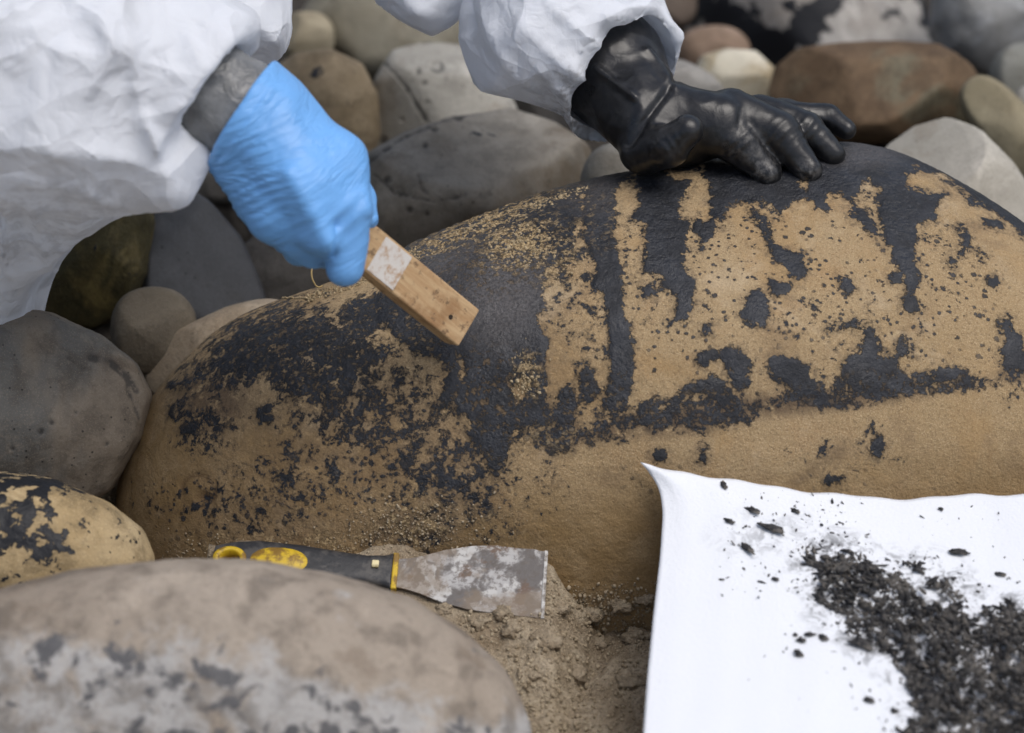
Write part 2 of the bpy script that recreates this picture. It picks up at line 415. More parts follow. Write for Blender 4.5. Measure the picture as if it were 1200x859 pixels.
def seg_sdf(X, Y, poly):
    P = np.array(poly, float); N_ = len(P); d = np.full(X.shape, 1e9); ins = np.zeros(X.shape, bool)
    for i in range(N_):
        a, b = P[i], P[(i+1) % N_]; e = b-a
        wx, wy = X-a[0], Y-a[1]; t = np.clip((wx*e[0]+wy*e[1])/(e@e), 0, 1)
        d = np.minimum(d, (wx-t*e[0])**2+(wy-t*e[1])**2)
        cond = ((a[1] <= Y) & (b[1] > Y)) | ((b[1] <= Y) & (a[1] > Y))
        with np.errstate(divide='ignore', invalid='ignore'):
            xi = a[0]+(Y-a[1])/(b[1]-a[1])*e[0]
        ins ^= cond & (X < xi)
    d = np.sqrt(d); return np.where(ins, d, -d)
BX, BY, BD = proj(BV)
bme = mesh_np('boulder', V0, BF)
BN = get_n(bme)
vd = BV-CAM; facing = -(BN*vd).sum(1)/np.linalg.norm(vd, axis=1)
vis = facing > -0.25
tar = np.full(len(BV), -30.0)
for p in TARP.values():
    P = np.array(p); lo, hi = P.min(0)-32, P.max(0)+32
    m = vis & (BX > lo[0]) & (BX < hi[0]) & (BY > lo[1]) & (BY < hi[1])
    tar[m] = np.maximum(tar[m], seg_sdf(BX[m], BY[m], p))
for p in HOLES:
    P = np.array(p); lo, hi = P.min(0)-32, P.max(0)+32
    m = vis & (BX > lo[0]) & (BX < hi[0]) & (BY > lo[1]) & (BY < hi[1])
    tar[m] = np.minimum(tar[m], -seg_sdf(BX[m], BY[m], p))
tar = np.clip(tar, -30, 30)
def blobs(L):
    o = np.zeros(len(BV))
    for cx, cy, rx, ry, s, rot in L:
        t = math.radians(rot); dx, dy = BX-cx, BY-cy
        x = dx*math.cos(t)+dy*math.sin(t); y = -dx*math.sin(t)+dy*math.cos(t)
        o = np.maximum(o, s*np.clip(1.5*(1-np.sqrt((x/rx)**2+(y/ry)**2)), 0, 1))
    return np.where(vis, o, 0.0)
den = blobs([(300, 405, 140, 62, 0.90, -30), (380, 415, 140, 90, 0.90, 0), (430, 370, 70, 40, 1.0, -20), (430, 480, 170, 100, 0.70, 10), (500, 545, 130, 95, 0.62, 0), (380, 560, 170, 80, 0.45, 0),
             (560, 560, 50, 90, 0.55, 20), (620, 500, 90, 45, 0.65, -5), (700, 500, 110, 34, 0.7, -5), (820, 484, 140, 34, 0.78, -6), (980, 462, 150, 32, 0.74, -6), (1090, 450, 150, 24, 0.7, -3), (300, 590, 190, 70, 0.46, 0), (240, 500, 70, 60, 0.6, 0), (540, 600, 110, 70, 0.48, 0), (640, 560, 60, 60, 0.3, 0), (680, 330, 70, 130, 0.5, 0), (780, 330, 80, 110, 0.38, 0), (980, 380, 200, 80, 0.3, 0), (1090, 300, 120, 100, 0.3, 0), (990, 540, 130, 50, 0.3, 0),
             (1110, 448, 80, 25, 0.6, 0), (1190, 430, 40, 60, 0.5, 0), (660, 330, 60, 110, 0.42, 0), (700, 400, 60, 100, 0.45, 0), (860, 300, 90, 90, 0.2, 0),
             (1030, 240, 60, 40, 0.5, 0), (480, 640, 90, 45, 0.5, 0), (1010, 530, 60, 50, 0.35, 0), (230, 480, 60, 60, 0.45, 0), (900, 230, 60, 30, 0.5, 0), (740, 290, 20, 70, 0.4, 0)])
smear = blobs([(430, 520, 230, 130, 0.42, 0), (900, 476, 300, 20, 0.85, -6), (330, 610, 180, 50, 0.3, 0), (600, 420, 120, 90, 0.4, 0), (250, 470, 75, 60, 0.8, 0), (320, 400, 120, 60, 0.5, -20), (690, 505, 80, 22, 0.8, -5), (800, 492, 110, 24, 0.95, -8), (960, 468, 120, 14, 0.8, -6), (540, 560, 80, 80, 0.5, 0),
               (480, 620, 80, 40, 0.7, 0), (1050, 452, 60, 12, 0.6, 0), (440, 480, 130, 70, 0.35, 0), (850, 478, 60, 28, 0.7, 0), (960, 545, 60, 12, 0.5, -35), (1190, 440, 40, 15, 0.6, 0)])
sandy = blobs([(560, 265, 150, 26, 1.0, -24), (610, 288, 75, 46, 1.0, -20), (620, 440, 26, 40, 0.8, 0), (480, 615, 80, 45, 0.9, 0), (360, 640, 140, 30, 0.8, 0), (650, 300, 40, 60, 0.7, 0), (700, 260, 40, 50, 0.3, 0),
               (400, 335, 90, 14, 0.7, -20), (650, 510, 60, 20, 0.5, 0), (250, 640, 90, 30, 0.6, 0), (400, 600, 160, 60, 0.35, 0), (560, 620, 120, 50, 0.35, 0)])
grey = blobs([(590, 340, 75, 90, 1.0, 0), (520, 300, 80, 40, 0.9, -25), (700, 230, 60, 30, 0.5, 0), (1010, 180, 70, 25, 0.7, 0)])
ochre = blobs([(700, 650, 560, 95, 0.9, 0), (190, 570, 110, 170, 1.0, 0), (330, 560, 220, 110, 0.7, 0), (1100, 580, 300, 60, 0.6, 0)])  # ochre staining plus shade painted in along the foot and left end
grit = blobs([(360, 430, 240, 130, 1.0, 0), (560, 480, 170, 90, 0.9, 0), (700, 480, 120, 60, 0.8, 0), (850, 480, 150, 36, 0.8, -6), (1040, 455, 170, 30, 0.6, -5), (600, 300, 150, 60, 0.5, -20)])
spk = blobs([(900, 320, 330, 160, 0.5, 0), (1100, 350, 180, 160, 0.5, 0), (760, 380, 160, 160, 0.5, 0), (450, 520, 260, 150, 0.5, 0), (900, 560, 380, 90, 0.34, 0), (640, 600, 160, 80, 0.34, 0), (300, 590, 220, 90, 0.45, 0)])
# thickness of the tar film, coarse sand on top
tarm = np.clip(tar/4+0.5, 0, 1)
V0 = V0+BN*(0.0010*tarm+0.00035*perlin(BV*260, 12)+0.0011*sandy*np.clip(perlin(BV*160, 3)*1.6, -0.3, 1)-0.0007*np.clip(perlin(BV*90, 8)-0.1, 0, 1))[:, None]
# chipped ring mark, low on the left
rg = np.hypot(BX-232, (BY-576)*1.05); ring = np.where(vis, np.exp(-((rg-20)/3.0)**2), 0)*np.clip(0.55+1.6*perlin(BV*60, 14), 0, 1)
pit = np.where(vis, np.clip(1-np.hypot((BX-240)/14, (BY-583)/8), 0, 1), 0)
V0 = V0-BN*(0.0012*ring+0.003*pit)[:, None]
bme = mesh_np('boulder', V0, BF)
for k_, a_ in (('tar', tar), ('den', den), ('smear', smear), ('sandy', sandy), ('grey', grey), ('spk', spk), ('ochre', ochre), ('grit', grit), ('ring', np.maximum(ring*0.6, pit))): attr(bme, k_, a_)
def boulder_mat():
    b = NB('tarred_sandstone')
    n1 = b.noise(5, 4, 0.6, 0.3); g1 = b.noise(550, 3, 0.6); g2 = b.noise(1300, 2, 0.5); mid = b.noise(38, 5, 0.6)
    c = b.mix(b.step(n1, 0.3, 0.7), (0.31, 0.215, 0.108), (0.375, 0.275, 0.155))
    c = b.mix(b.math('MULTIPLY', b.step(mid, 0.5, 0.75), 0.4), c, (0.28, 0.165, 0.075))
    c = b.mix(b.math('MULTIPLY', b.step(g1, 0.5, 0.68), 0.6), c, (0.17, 0.11, 0.055))
    c = b.mix(b.math('MULTIPLY', b.step(g2, 0.5, 0.68), 0.55), c, (0.56, 0.43, 0.26))
    c = b.mix(b.math('MULTIPLY', b.step(b.noise(11, 5, 0.65, 0.5, b.mapping(loc=(4, 2, 7))), 0.5, 0.66), 0.45), c, (0.33, 0.205, 0.085))
    c = b.mix(b.math('MULTIPLY', b.step(b.noise(23, 6, 0.7, 0.4, b.mapping(loc=(1, 9, 3))), 0.52, 0.68), 0.5), c, (0.20, 0.135, 0.075))
    c = b.mix(b.math('MULTIPLY', b.step(b.noise(17, 5, 0.7, 0.4, b.mapping(loc=(8, 5, 1))), 0.54, 0.70), 0.45), c, (0.52, 0.41, 0.27))
    c = b.mix(b.math('MULTIPLY', b.attr('ochre'), b.step(b.noise(30, 6, 0.7, 0.3), 0.3, 0.62, 0.35, 0.9)), c, (0.215, 0.135, 0.052))  # browner foot and left end, their shade mixed into the stone colour
    # brown oil film
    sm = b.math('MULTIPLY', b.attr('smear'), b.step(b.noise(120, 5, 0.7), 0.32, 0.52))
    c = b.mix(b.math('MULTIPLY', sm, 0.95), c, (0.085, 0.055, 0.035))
    c = b.mix(b.math('MULTIPLY', b.attr('ring'), 0.7), c, (0.07, 0.03, 0.015))
    # tar
    wob = b.math('ADD', b.math('MULTIPLY', b.math('SUBTRACT', b.noise(85, 6, 0.72), 0.5), 34.0), b.math('MULTIPLY', b.math('SUBTRACT', b.noise(320, 3, 0.7), 0.5), 16.0))
    t1 = b.step(b.math('ADD', b.attr('tar'), wob), -1.2, 1.2)
    halo = b.math('MULTIPLY', b.step(b.math('ADD', b.attr('tar'), b.math('MULTIPLY', wob, 1.2)), -11.0, 1.0), b.step(b.noise(210, 4, 0.7), 0.36, 0.58))
    dn = b.attr('den'); bl = b.math('ADD', b.math('MULTIPLY', b.noise(105, 6, 0.72, 0.3), 0.7), b.math('MULTIPLY', b.noise(260, 3, 0.7), 0.3))
    th = b.math('SUBTRACT', 0.66, b.math('MULTIPLY', dn, 0.255))
    t2 = b.step(b.math('SUBTRACT', bl, th), -0.008, 0.012)
    halo2 = b.math('MULTIPLY', b.step(b.math('SUBTRACT', bl, th), -0.075, 0.0), b.step(dn, 0.05, 0.4))
    c = b.mix(b.math('MULTIPLY', b.math('MAXIMUM', halo, halo2), 0.62), c, (0.075, 0.055, 0.038))
    v1 = b.vor(95); on = b.step(b.noise(60, 3, 0.6), 0.46, 0.50)
    t3 = b.math('MULTIPLY', b.step(b.math('ADD', v1, b.math('MULTIPLY', b.noise(260, 4, 0.7), 0.5)), 0.46, 0.40), on)
    v2 = b.math('ADD', b.vor(190), b.math('MULTIPLY', b.math('SUBTRACT', b.noise(500, 3, 0.7), 0.5), 0.5)); t4 = b.math('MULTIPLY', b.step(v2, 0.27, 0.17), b.step(b.noise(33, 2, 0.6), 0.40, 0.50))
    spz = b.attr('spk')
    t34 = b.math('MULTIPLY', b.math('MAXIMUM', t3, t4), b.step(b.math('ADD', b.math('MULTIPLY', b.noise(14, 2), 0.6), spz), 0.55, 0.75))
    t = b.math('MAXIMUM', b.math('MAXIMUM', t1, t2), b.math('MULTIPLY', t34, 0.92))
    gritty = b.math('MULTIPLY', b.step(b.noise(210, 5, 0.75), 0.53, 0.60), b.step(b.attr('grit'), 0.05, 0.6))
    t = b.math('MULTIPLY', t, b.math('SUBTRACT', 1.0, b.math('MULTIPLY', gritty, 0.85)))
    # sand stuck on the tar
    sa = b.math('MULTIPLY', b.attr('sandy'), b.step(b.math('ADD', b.noise(190, 4, 0.7), b.math('MULTIPLY', b.attr('sandy'), 0.1)), 0.56, 0.62))
    tcol = b.mix(b.step(b.noise(50, 5, 0.6), 0.35, 0.7), TAR, (0.022, 0.0245, 0.031))
    tcol = b.mix(b.math('MULTIPLY', b.attr('grey'), 0.75), tcol, b.mix(b.step(g1, 0.35, 0.65), (0.06, 0.056, 0.056), (0.13, 0.12, 0.118)))
    tcol = b.mix(b.math('MULTIPLY', b.step(b.noise(400, 4, 0.7), 0.55, 0.68), 0.5), tcol, (0.075, 0.075, 0.078))
    c = b.mix(t, c, tcol)
    c = b.mix(sa, c, b.mix(b.step(g1, 0.4, 0.6), (0.16, 0.11, 0.055), (0.50, 0.37, 0.20)))
    tt = b.math('MULTIPLY', t, b.math('SUBTRACT', 1.0, sa))
    rough = b.step(tt, 0, 1, 0.88, b.step(b.noise(60, 4, 0.6), 0.35, 0.65, 0.36, 0.68))
    h = b.math('ADD', b.math('MULTIPLY', t, 0.55), b.math('ADD', b.math('MULTIPLY', g1, 0.35), b.math('ADD', b.math('MULTIPLY', mid, 0.15), b.math('MULTIPLY', b.noise(240, 4, 0.75), 0.55))))
    h = b.math('ADD', h, b.math('MULTIPLY', sa, b.noise(300, 3)))
    return b.set(color=c, rough=rough, normal=b.bump(h, 0.85, 0.0024), spec=0.45)
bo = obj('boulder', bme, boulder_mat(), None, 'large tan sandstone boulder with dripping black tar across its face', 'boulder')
bo.location = ORI
BVH = BVHTree.FromPolygons([Vector(p) for p in BV[::1].tolist()], BF.tolist())
def hit(px, py):
    d = Vector(FWD+(px-600)*S*RGT+(429.5-py)*S*UPV).normalized()
    loc, nrm, i, dist = BVH.ray_cast(Vector(CAM), d)
    if loc is None: return None, None, 2.03
    return np.array(loc), np.array(nrm), float((np.array(loc)-CAM)@FWD)
for q in ((700, 480), (500, 650), (700, 690), (896, 205), (548, 395), (750, 542), (440, 670), (600, 300), (1000, 600), (150, 580)):
    l_, n_, v_ = hit(*q); print('HIT', q, None if l_ is None else np.round(l_, 3), None if n_ is None else np.round(n_, 2), round(v_, 3))

# ---- the other stones
G1, G2 = (0.215, 0.20, 0.175), (0.30, 0.285, 0.25)
fgs = rock('large blurred buff stone with pale mottled front, in front of the putty knife',
     [(-140, 800), (-60, 715), (0, 690), (90, 668), (200, 657), (300, 660), (400, 676), (480, 702), (545, 742), (595, 790), (622, 845), (625, 920), (560, 1010), (300, 1080), (0, 1060), (-130, 960)],
     1.70, 150, 200, rock_mat('buff_stone', (0.24, 0.195, 0.15), (0.33, 0.28, 0.225), 0.45, 0.36, 95, 0.2, (0.40, 0.39, 0.375), 7, 'pale', tarc=(0.10, 0.098, 0.10), seed=2, lo=4), seed=21, n=80, e1=0.8, amp=0.03)
_v = np.zeros(len(fgs.data.vertices)*3, np.float32); fgs.data.vertices.foreach_get('co', _v); _v = _v.reshape(-1, 3)+np.array(fgs.location)
_x, _y, _ = proj(_v); attr(fgs.data, 'pale', np.clip((_y-np.interp(_x, [0, 150, 300, 450, 560], [740, 735, 765, 800, 830]))/60+0.5, 0, 1))
rock('cream stone spotted with black tar below the smooth grey stone',
     [(-150, 640), (-100, 565), (0, 552), (60, 562), (125, 588), (165, 620), (180, 655), (165, 710), (60, 740), (-80, 730)], 1.86, 95, 110,
     rock_mat('cream_tar_stone', (0.36, 0.26, 0.13), (0.48, 0.38, 0.23), 0.5, 0.50, 120, 0.8, None, 14, 'oil', seed=5), seed=22, n=60, oil=lambda x, y: np.clip(0.75-(x-70)/140-(y-600)/160, 0.3, 1))
rock('big smooth grey stone with a dark crack, beside the tarred boulder',
     [(-160, 470), (-110, 385), (0, 357), (60, 366), (120, 393), (160, 425), (177, 462), (165, 515), (130, 575), (60, 620), (-70, 620), (-150, 560)], 1.98, 130, 150,
     rock_mat('smooth_grey_stone', (0.165, 0.132, 0.095), (0.225, 0.187, 0.142), 0.45, 0.0, 34, 0.9, (0.125, 0.12, 0.108), 6, marks=True, seed=3), seed=23, n=90, amp=0.03, marks=[([(106, 418), (128, 424), (146, 440), (160, 458)], 4), ([(146, 440), (152, 462), (163, 490)], 2), ([(80, 420), (98, 432)], 1.2), (48, 505, 4), (60, 495, 3), (88, 483, 3), (15, 525, 3), (55, 560, 3), (125, 520, 2)])
rock('small round brown pebble wedged between the boulder and mossy stone', ell(180, 388, 50, 52), 2.08, 50, 60,
     rock_mat('brown_pebble', (0.140, 0.116, 0.083), (0.183, 0.159, 0.122), 0.2, seed=8), seed=24, n=32)
rock('pale flat stone half hidden behind the rounded end of the boulder', ell(258, 408, 98, 42, -24), 2.07, 40, 60,
     rock_mat('pale_flat_stone', (0.268, 0.207, 0.140), (0.329, 0.275, 0.207), 0.25, seed=9), seed=25, n=36)
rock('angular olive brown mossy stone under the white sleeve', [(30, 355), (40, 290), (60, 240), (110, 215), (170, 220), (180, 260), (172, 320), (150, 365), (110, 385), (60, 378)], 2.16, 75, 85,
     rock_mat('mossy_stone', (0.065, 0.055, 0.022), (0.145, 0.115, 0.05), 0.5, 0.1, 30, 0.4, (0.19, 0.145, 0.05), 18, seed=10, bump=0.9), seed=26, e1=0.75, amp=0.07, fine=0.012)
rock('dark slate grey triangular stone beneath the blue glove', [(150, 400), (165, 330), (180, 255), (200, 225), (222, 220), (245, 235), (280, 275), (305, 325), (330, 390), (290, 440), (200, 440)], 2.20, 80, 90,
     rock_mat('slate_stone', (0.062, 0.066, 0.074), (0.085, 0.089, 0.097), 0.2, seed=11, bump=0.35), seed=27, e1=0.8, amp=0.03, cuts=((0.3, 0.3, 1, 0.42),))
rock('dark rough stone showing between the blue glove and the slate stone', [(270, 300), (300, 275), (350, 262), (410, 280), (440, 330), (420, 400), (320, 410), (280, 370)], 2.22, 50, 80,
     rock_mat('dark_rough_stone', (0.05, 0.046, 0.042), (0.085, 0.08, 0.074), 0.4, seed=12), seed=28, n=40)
rock('small grey stone peeping out below the white sleeve flap', ell(248, 215, 36, 26, 10), 2.34, 30, 40, rock_mat('grey_cobble', (0.13, 0.118, 0.10), (0.17, 0.155, 0.135), 0.3, seed=13), seed=29, n=28)
rock('rounded ochre brown stone behind the blue glove', [(322, 130), (322, 80), (345, 62), (390, 58), (425, 75), (442, 110), (445, 160), (430, 215), (380, 240), (335, 200)], 2.36, 62, 75,
     rock_mat('ochre_stone', (0.244, 0.183, 0.104), (0.329, 0.256, 0.165), 0.35, 0.1, 26, 0.8, crack=0.8, seed=14), seed=30, n=44)
rock('small plain tan cobble in the row behind the ochre brown stone', ell(360, 45, 32, 32), 2.56, 32, 40, rock_mat('tan_cobble', (0.268, 0.226, 0.152), (0.329, 0.287, 0.201), 0.2, seed=15), seed=31, n=28)
rock('broad blurred olive grey stone behind the pale domed stone', [(350, 20), (380, -25), (450, -50), (540, -40), (575, 10), (570, 70), (500, 110), (410, 95), (370, 60)], 2.62, 80, 90,
     rock_mat('olive_grey_stone', (0.232, 0.207, 0.152), (0.305, 0.287, 0.226), 0.3, seed=16, crack=0.6), seed=32, n=40)
rock('pale grey domed stone with a crack and dark tar spots', [(430, 150), (438, 95), (460, 58), (500, 44), (545, 48), (580, 80), (605, 125), (615, 180), (560, 230), (470, 230), (435, 195)], 2.40, 75, 90,
     rock_mat('pale_domed_stone', (0.348, 0.329, 0.287), (0.421, 0.403, 0.354), 0.25, 0.14, 30, 0.8, marks=True, seed=17), seed=33, e1=0.8, n=100, marks=[([(452, 75), (478, 105), (492, 130), (505, 150), (514, 178)], 1.5), ([(497, 50), (520, 46), (535, 52)], 2), (512, 78, 8), (491, 84, 4), (498, 97, 3.5), (500, 120, 4), (450, 165, 5), (555, 70, 4), (470, 140, 3)], cuts=((0.1, 0.9, 0.5, 0.75),))
rock('wide grey brown stone with a flat sloping top, behind the boulder', [(422, 240), (430, 180), (470, 155), (530, 132), (600, 120), (650, 140), (695, 172), (708, 210), (700, 270), (640, 330), (520, 350), (440, 310)], 2.25, 105, 120,
     rock_mat('flat_top_stone', (0.235, 0.21, 0.17), (0.34, 0.315, 0.27), 0.3, 0.08, 26, 0.8, (0.125, 0.098, 0.066), 6, marks=True, seed=18), seed=34, e1=0.75, n=110, marks=[([(440, 205), (462, 225), (490, 232), (512, 236), (545, 228), (575, 228)], 1.6), ([(490, 205), (495, 222), (512, 236)], 1.2), ([(432, 190), (470, 163), (530, 137), (600, 124)], 1.6), (509, 151, 4.5), (498, 171, 4), (538, 137, 5), (468, 225, 6), (454, 210, 5), (500, 250, 3), (700, 205, 3), (480, 245, 4)], cuts=((0.05, 0.8, 0.62, 0.55),))
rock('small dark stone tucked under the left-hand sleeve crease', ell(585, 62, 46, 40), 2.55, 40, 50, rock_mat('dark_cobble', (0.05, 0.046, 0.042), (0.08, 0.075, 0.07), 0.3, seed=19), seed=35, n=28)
rock('small grey cobble below the sleeve of the black gloved arm', ell(640, 120, 50, 40, 20), 2.45, 40, 50, rock_mat('mid_grey_cobble', (0.11, 0.105, 0.10), (0.15, 0.145, 0.14), 0.3, seed=20), seed=36, n=28)
rock('light grey stone under the black rubber gauntlet', ell(735, 215, 55, 45, 20), 2.17, 40, 45, rock_mat('light_grey_cobble', (0.22, 0.21, 0.185), (0.28, 0.27, 0.24), 0.2, seed=21), seed=37, n=28)
rock('small pinkish brown stone beside the cream pebble', ell(835, 62, 44, 32, -5), 2.60, 34, 40, rock_mat('pink_brown_stone', (0.20, 0.135, 0.09), (0.27, 0.20, 0.15), 0.3, seed=22), seed=38, n=30)
rock('cream white pebble behind the black glove', [(812, 85), (822, 66), (850, 57), (885, 60), (908, 80), (912, 105), (890, 130), (845, 132), (818, 112)], 2.50, 40, 50,
     rock_mat('cream_pebble', (0.488, 0.451, 0.348), (0.561, 0.525, 0.427), 0.12, patch=(0.36, 0.29, 0.18), pscale=16, seed=23), seed=39, n=32)
rock('grey stone low behind the black gauntlet cuff', ell(800, 112, 52, 38, 25), 2.42, 40, 50, rock_mat('soft_grey_stone', (0.20, 0.19, 0.17), (0.26, 0.25, 0.23), 0.3, seed=24), seed=40, n=28)
rock('big pale grey stone blotched with tar behind the rust brown stone', [(785, 60), (800, 0), (840, -60), (950, -80), (1050, -60), (1085, -5), (1105, 60), (1090, 120), (980, 150), (860, 140), (800, 110)], 2.72, 110, 130,
     rock_mat('blotched_stone', (0.366, 0.348, 0.323), (0.451, 0.433, 0.403), 0.3, 0.44, 26, 0.5, (0.29, 0.265, 0.235), 6, seed=31), seed=41, n=48, e1=0.78)
rock('long rust brown and ochre stone with a faceted end', [(897, 105), (905, 75), (935, 55), (990, 47), (1050, 45), (1100, 50), (1140, 75), (1165, 105), (1150, 150), (1080, 170), (980, 168), (915, 145)], 2.42, 75, 85,
     rock_mat('rust_stone', (0.105, 0.066, 0.036), (0.185, 0.125, 0.072), 0.4, 0.05, 20, 0.4, (0.15, 0.135, 0.09), 12, seed=26), seed=42, n=52, e1=0.75, amp=0.05, cuts=((0.8, 0.15, 0.7, 0.95), (-0.1, 0.35, 1, 0.52), (-0.05, 1.0, 0.6, 0.55)))
rock('elongated olive tan stone sloping down from the rust brown stone', ell(1185, 158, 82, 34, 52), 2.36, 42, 50, rock_mat('olive_tan_stone', (0.235, 0.20, 0.125), (0.30, 0.265, 0.18), 0.2, seed=27), seed=43, n=36)
rock('smooth pale grey wedge shaped stone behind the boulder', [(1020, 190), (1032, 155), (1070, 135), (1110, 132), (1150, 155), (1185, 190), (1220, 240), (1235, 300), (1150, 320), (1060, 270)], 2.22, 75, 90,
     rock_mat('pale_wedge_stone', (0.390, 0.366, 0.311), (0.464, 0.439, 0.384), 0.12, seed=28, bump=0.3), seed=44, n=48, e1=0.8, amp=0.025, cuts=((-0.6, 0.6, 0.6, 0.55),))
rock('bluish grey stone with a worn pale edge above the olive tan stone', [(1090, 30), (1095, -20), (1140, -60), (1220, -60), (1260, 0), (1245, 70), (1190, 100), (1130, 85), (1100, 65)], 2.62, 80, 90,
     rock_mat('bluish_stone', (0.226, 0.226, 0.217), (0.323, 0.329, 0.329), 0.4, 0.1, 18, 0.3, (0.33, 0.34, 0.345), 10, seed=29), seed=45, n=40)
rock('plain grey green stone right beside the olive tan stone', ell(1205, 92, 45, 42), 2.48, 45, 50, rock_mat('grey_green_stone', (0.175, 0.175, 0.15), (0.23, 0.23, 0.205), 0.2, seed=30), seed=46, n=32)
rock('small pale stone just above the wedge shaped stone', ell(1215, 130, 32, 32), 2.40, 30, 40, rock_mat('small_pale_stone', (0.27, 0.255, 0.22), (0.32, 0.305, 0.27), 0.2, seed=32), seed=47, n=28)
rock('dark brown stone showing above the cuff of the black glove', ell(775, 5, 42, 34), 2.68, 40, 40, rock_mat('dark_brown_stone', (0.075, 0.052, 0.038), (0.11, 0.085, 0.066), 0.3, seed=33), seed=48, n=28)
rock('dull grey stone filling the gap above the flat topped stone', ell(660, 70, 90, 60, 0), 2.62, 60, 60, rock_mat('gap_grey_stone', (0.12, 0.11, 0.10), (0.17, 0.16, 0.145), 0.3, seed=34), seed=49, n=32)
fm = [rock_mat('far_cobble_%d' % i, c, tuple(x*1.3 for x in c), 0.3, 0.1 if i % 2 else 0, seed=40+i) for i, c in enumerate([(0.17, 0.155, 0.125), (0.24, 0.22, 0.19), (0.12, 0.115, 0.11)])]
k_ = 0
for row, (py, v) in enumerate(((-90, 2.95), (-190, 3.35), (-270, 3.8))):
    for px in range(-220, 1500, 190):
        rock('rounded cobble farther up the beach behind the blotched stone', ell(px+random.uniform(-30, 30)+row*60, py+random.uniform(-10, 10), random.uniform(85, 110), random.uniform(60, 80)), v, 75, 85, fm[k_ % 3], seed=60+k_,
             group='cobbles farther up the beach', n=22); k_ += 1

# ------------------------------------------------------------------ ground
def warp(n, a, far):
    t = np.linspace(-1, 1, n); return a*(0.4*t+0.6*t**3)+np.sign(t)*far*np.clip((np.abs(t)-0.8)/0.2, 0, 1)**3
GXN, GYN = 380, 380
gx = warp(GXN, 1.3, 80); gy = warp(GYN, 1.3, 80)-0.2
X, Y = np.meshgrid(gx, gy, indexing='ij')
def ground_z(X, Y):
    Z = np.full(X.shape, -0.118)
    Z += 0.062*np.clip((X-0.11)/0.08, 0, 1)*np.clip((-0.10-Y)/0.08, 0, 1)       # sand heaped under the white sheet
    Z += 0.012*np.clip((X+0.05)/0.15, 0, 1)*np.clip((-0.05-Y)/0.1, 0, 1)
    return Z
Z = ground_z(X, Y)
for (cx, cy, zm, r) in ROCKS:
    d = np.hypot(X-cx, Y-cy)
    Z = np.maximum(Z, zm+0.012-np.clip(d-r*0.45, 0, None)*1.2)
_, _, vK = hit(450, 668)
kvp = vK-0.022
K0 = pt(250, 660, kvp); K1 = pt(638, 683, kvp-0.004)
KA = (K1-K0)/np.linalg.norm(K1-K0); t_ = math.radians(24); KW = np.array([0, math.cos(t_), math.sin(t_)]); KW -= KA*(KW@KA); KW /= np.linalg.norm(KW)
ty = (X-K0[0])/(K1[0]-K0[0]); lowy = K0[1]+(K1[1]-K0[1])*ty-KW[1]*0.024; lowz = K0[2]+(K1[2]-K0[2])*ty-KW[2]*0.024+0.003
bank = lowz+np.where(Y > lowy, (Y-lowy)*0.43-0.006*np.clip((Y-lowy)/0.008, 0, 1), (Y-lowy)*0.45)-np.clip(-ty-0.02, 0, None)*1.2-np.clip(ty-1.02, 0, None)*0.3-np.clip(Y-lowy-0.040+0.012*perlin(np.stack([X.ravel()*30, Y.ravel()*30, 0*X.ravel()], 1), 19).reshape(X.shape), 0, None)*1.6
Z = np.where((Y < lowy+0.09) & (ty > -0.4) & (ty < 1.5), np.maximum(Z, bank), Z)
P3 = np.stack([X.ravel(), Y.ravel(), np.zeros(X.size)], 1)
near = np.clip(1.2-np.hypot(X, Y+0.1), 0, 1)
lump = np.clip(fbm(P3*34, 31, 3).reshape(X.shape)+0.15, 0, 1.2)
onknife = np.exp(-((Y-lowy-0.02)/0.025)**2)*((ty > -0.1) & (ty < 1.05))
notsheet = 1-np.clip((X-0.06)/0.05, 0, 1)*np.clip((-0.06-Y)/0.05, 0, 1)
Z += near*notsheet*(1-0.85*onknife)*(0.008*fbm(P3*9, 33, 2).reshape(X.shape)+0.010*lump+0.0035*fbm(P3*130, 34, 2).reshape(X.shape))
gi = np.arange(X.size).reshape(X.shape)
gq = np.stack([gi[:-1, :-1], gi[1:, :-1], gi[1:, 1:], gi[:-1, 1:]], -1).reshape(-1, 4)
def sand_mat():
    b = NB('coarse_sand'); g1 = b.noise(520, 3, 0.65); g2 = b.noise(90, 5, 0.65); g3 = b.noise(14, 3)
    sp_ = b.t.nodes.new('ShaderNodeSeparateXYZ'); b.t.links.new(b.tc, sp_.inputs[0])
    c = b.mix(b.step(g2, 0.35, 0.65), (0.27, 0.215, 0.145), (0.43, 0.36, 0.26))
    c = b.mix(b.math('MULTIPLY', b.step(g3, 0.45, 0.65), 0.5), c, (0.15, 0.10, 0.055))
    c = b.mix(b.math('MULTIPLY', b.step(g1, 0.48, 0.7), 0.6), c, (0.10, 0.075, 0.05))
    c = b.mix(b.math('MULTIPLY', b.step(b.noise(900, 2), 0.58, 0.7), 0.6), c, (0.48, 0.41, 0.30))
    c = b.mix(b.step(sp_.outputs['Y'], 0.0, 0.18), c, b.mix(b.step(g2, 0.4, 0.6), (0.03, 0.026, 0.022), (0.075, 0.066, 0.056)))   # ground up the beach painted dark for the shade between the stones
    return b.set(color=c, rough=0.9, normal=b.bump(b.math('ADD', b.math('MULTIPLY', g1, 0.6), g2), 0.8, 0.004), spec=0.25)
SAND = sand_mat()
obj('sand_ground', mesh_np('sand_ground', np.stack([X.ravel(), Y.ravel(), Z.ravel()], 1), gq), SAND, kind='structure', label='damp coarse brown sand between the stones', cat='sand')
GBVH = BVHTree.FromPolygons([Vector(p) for p in zip(X.ravel(), Y.ravel(), Z.ravel())], gq.tolist())
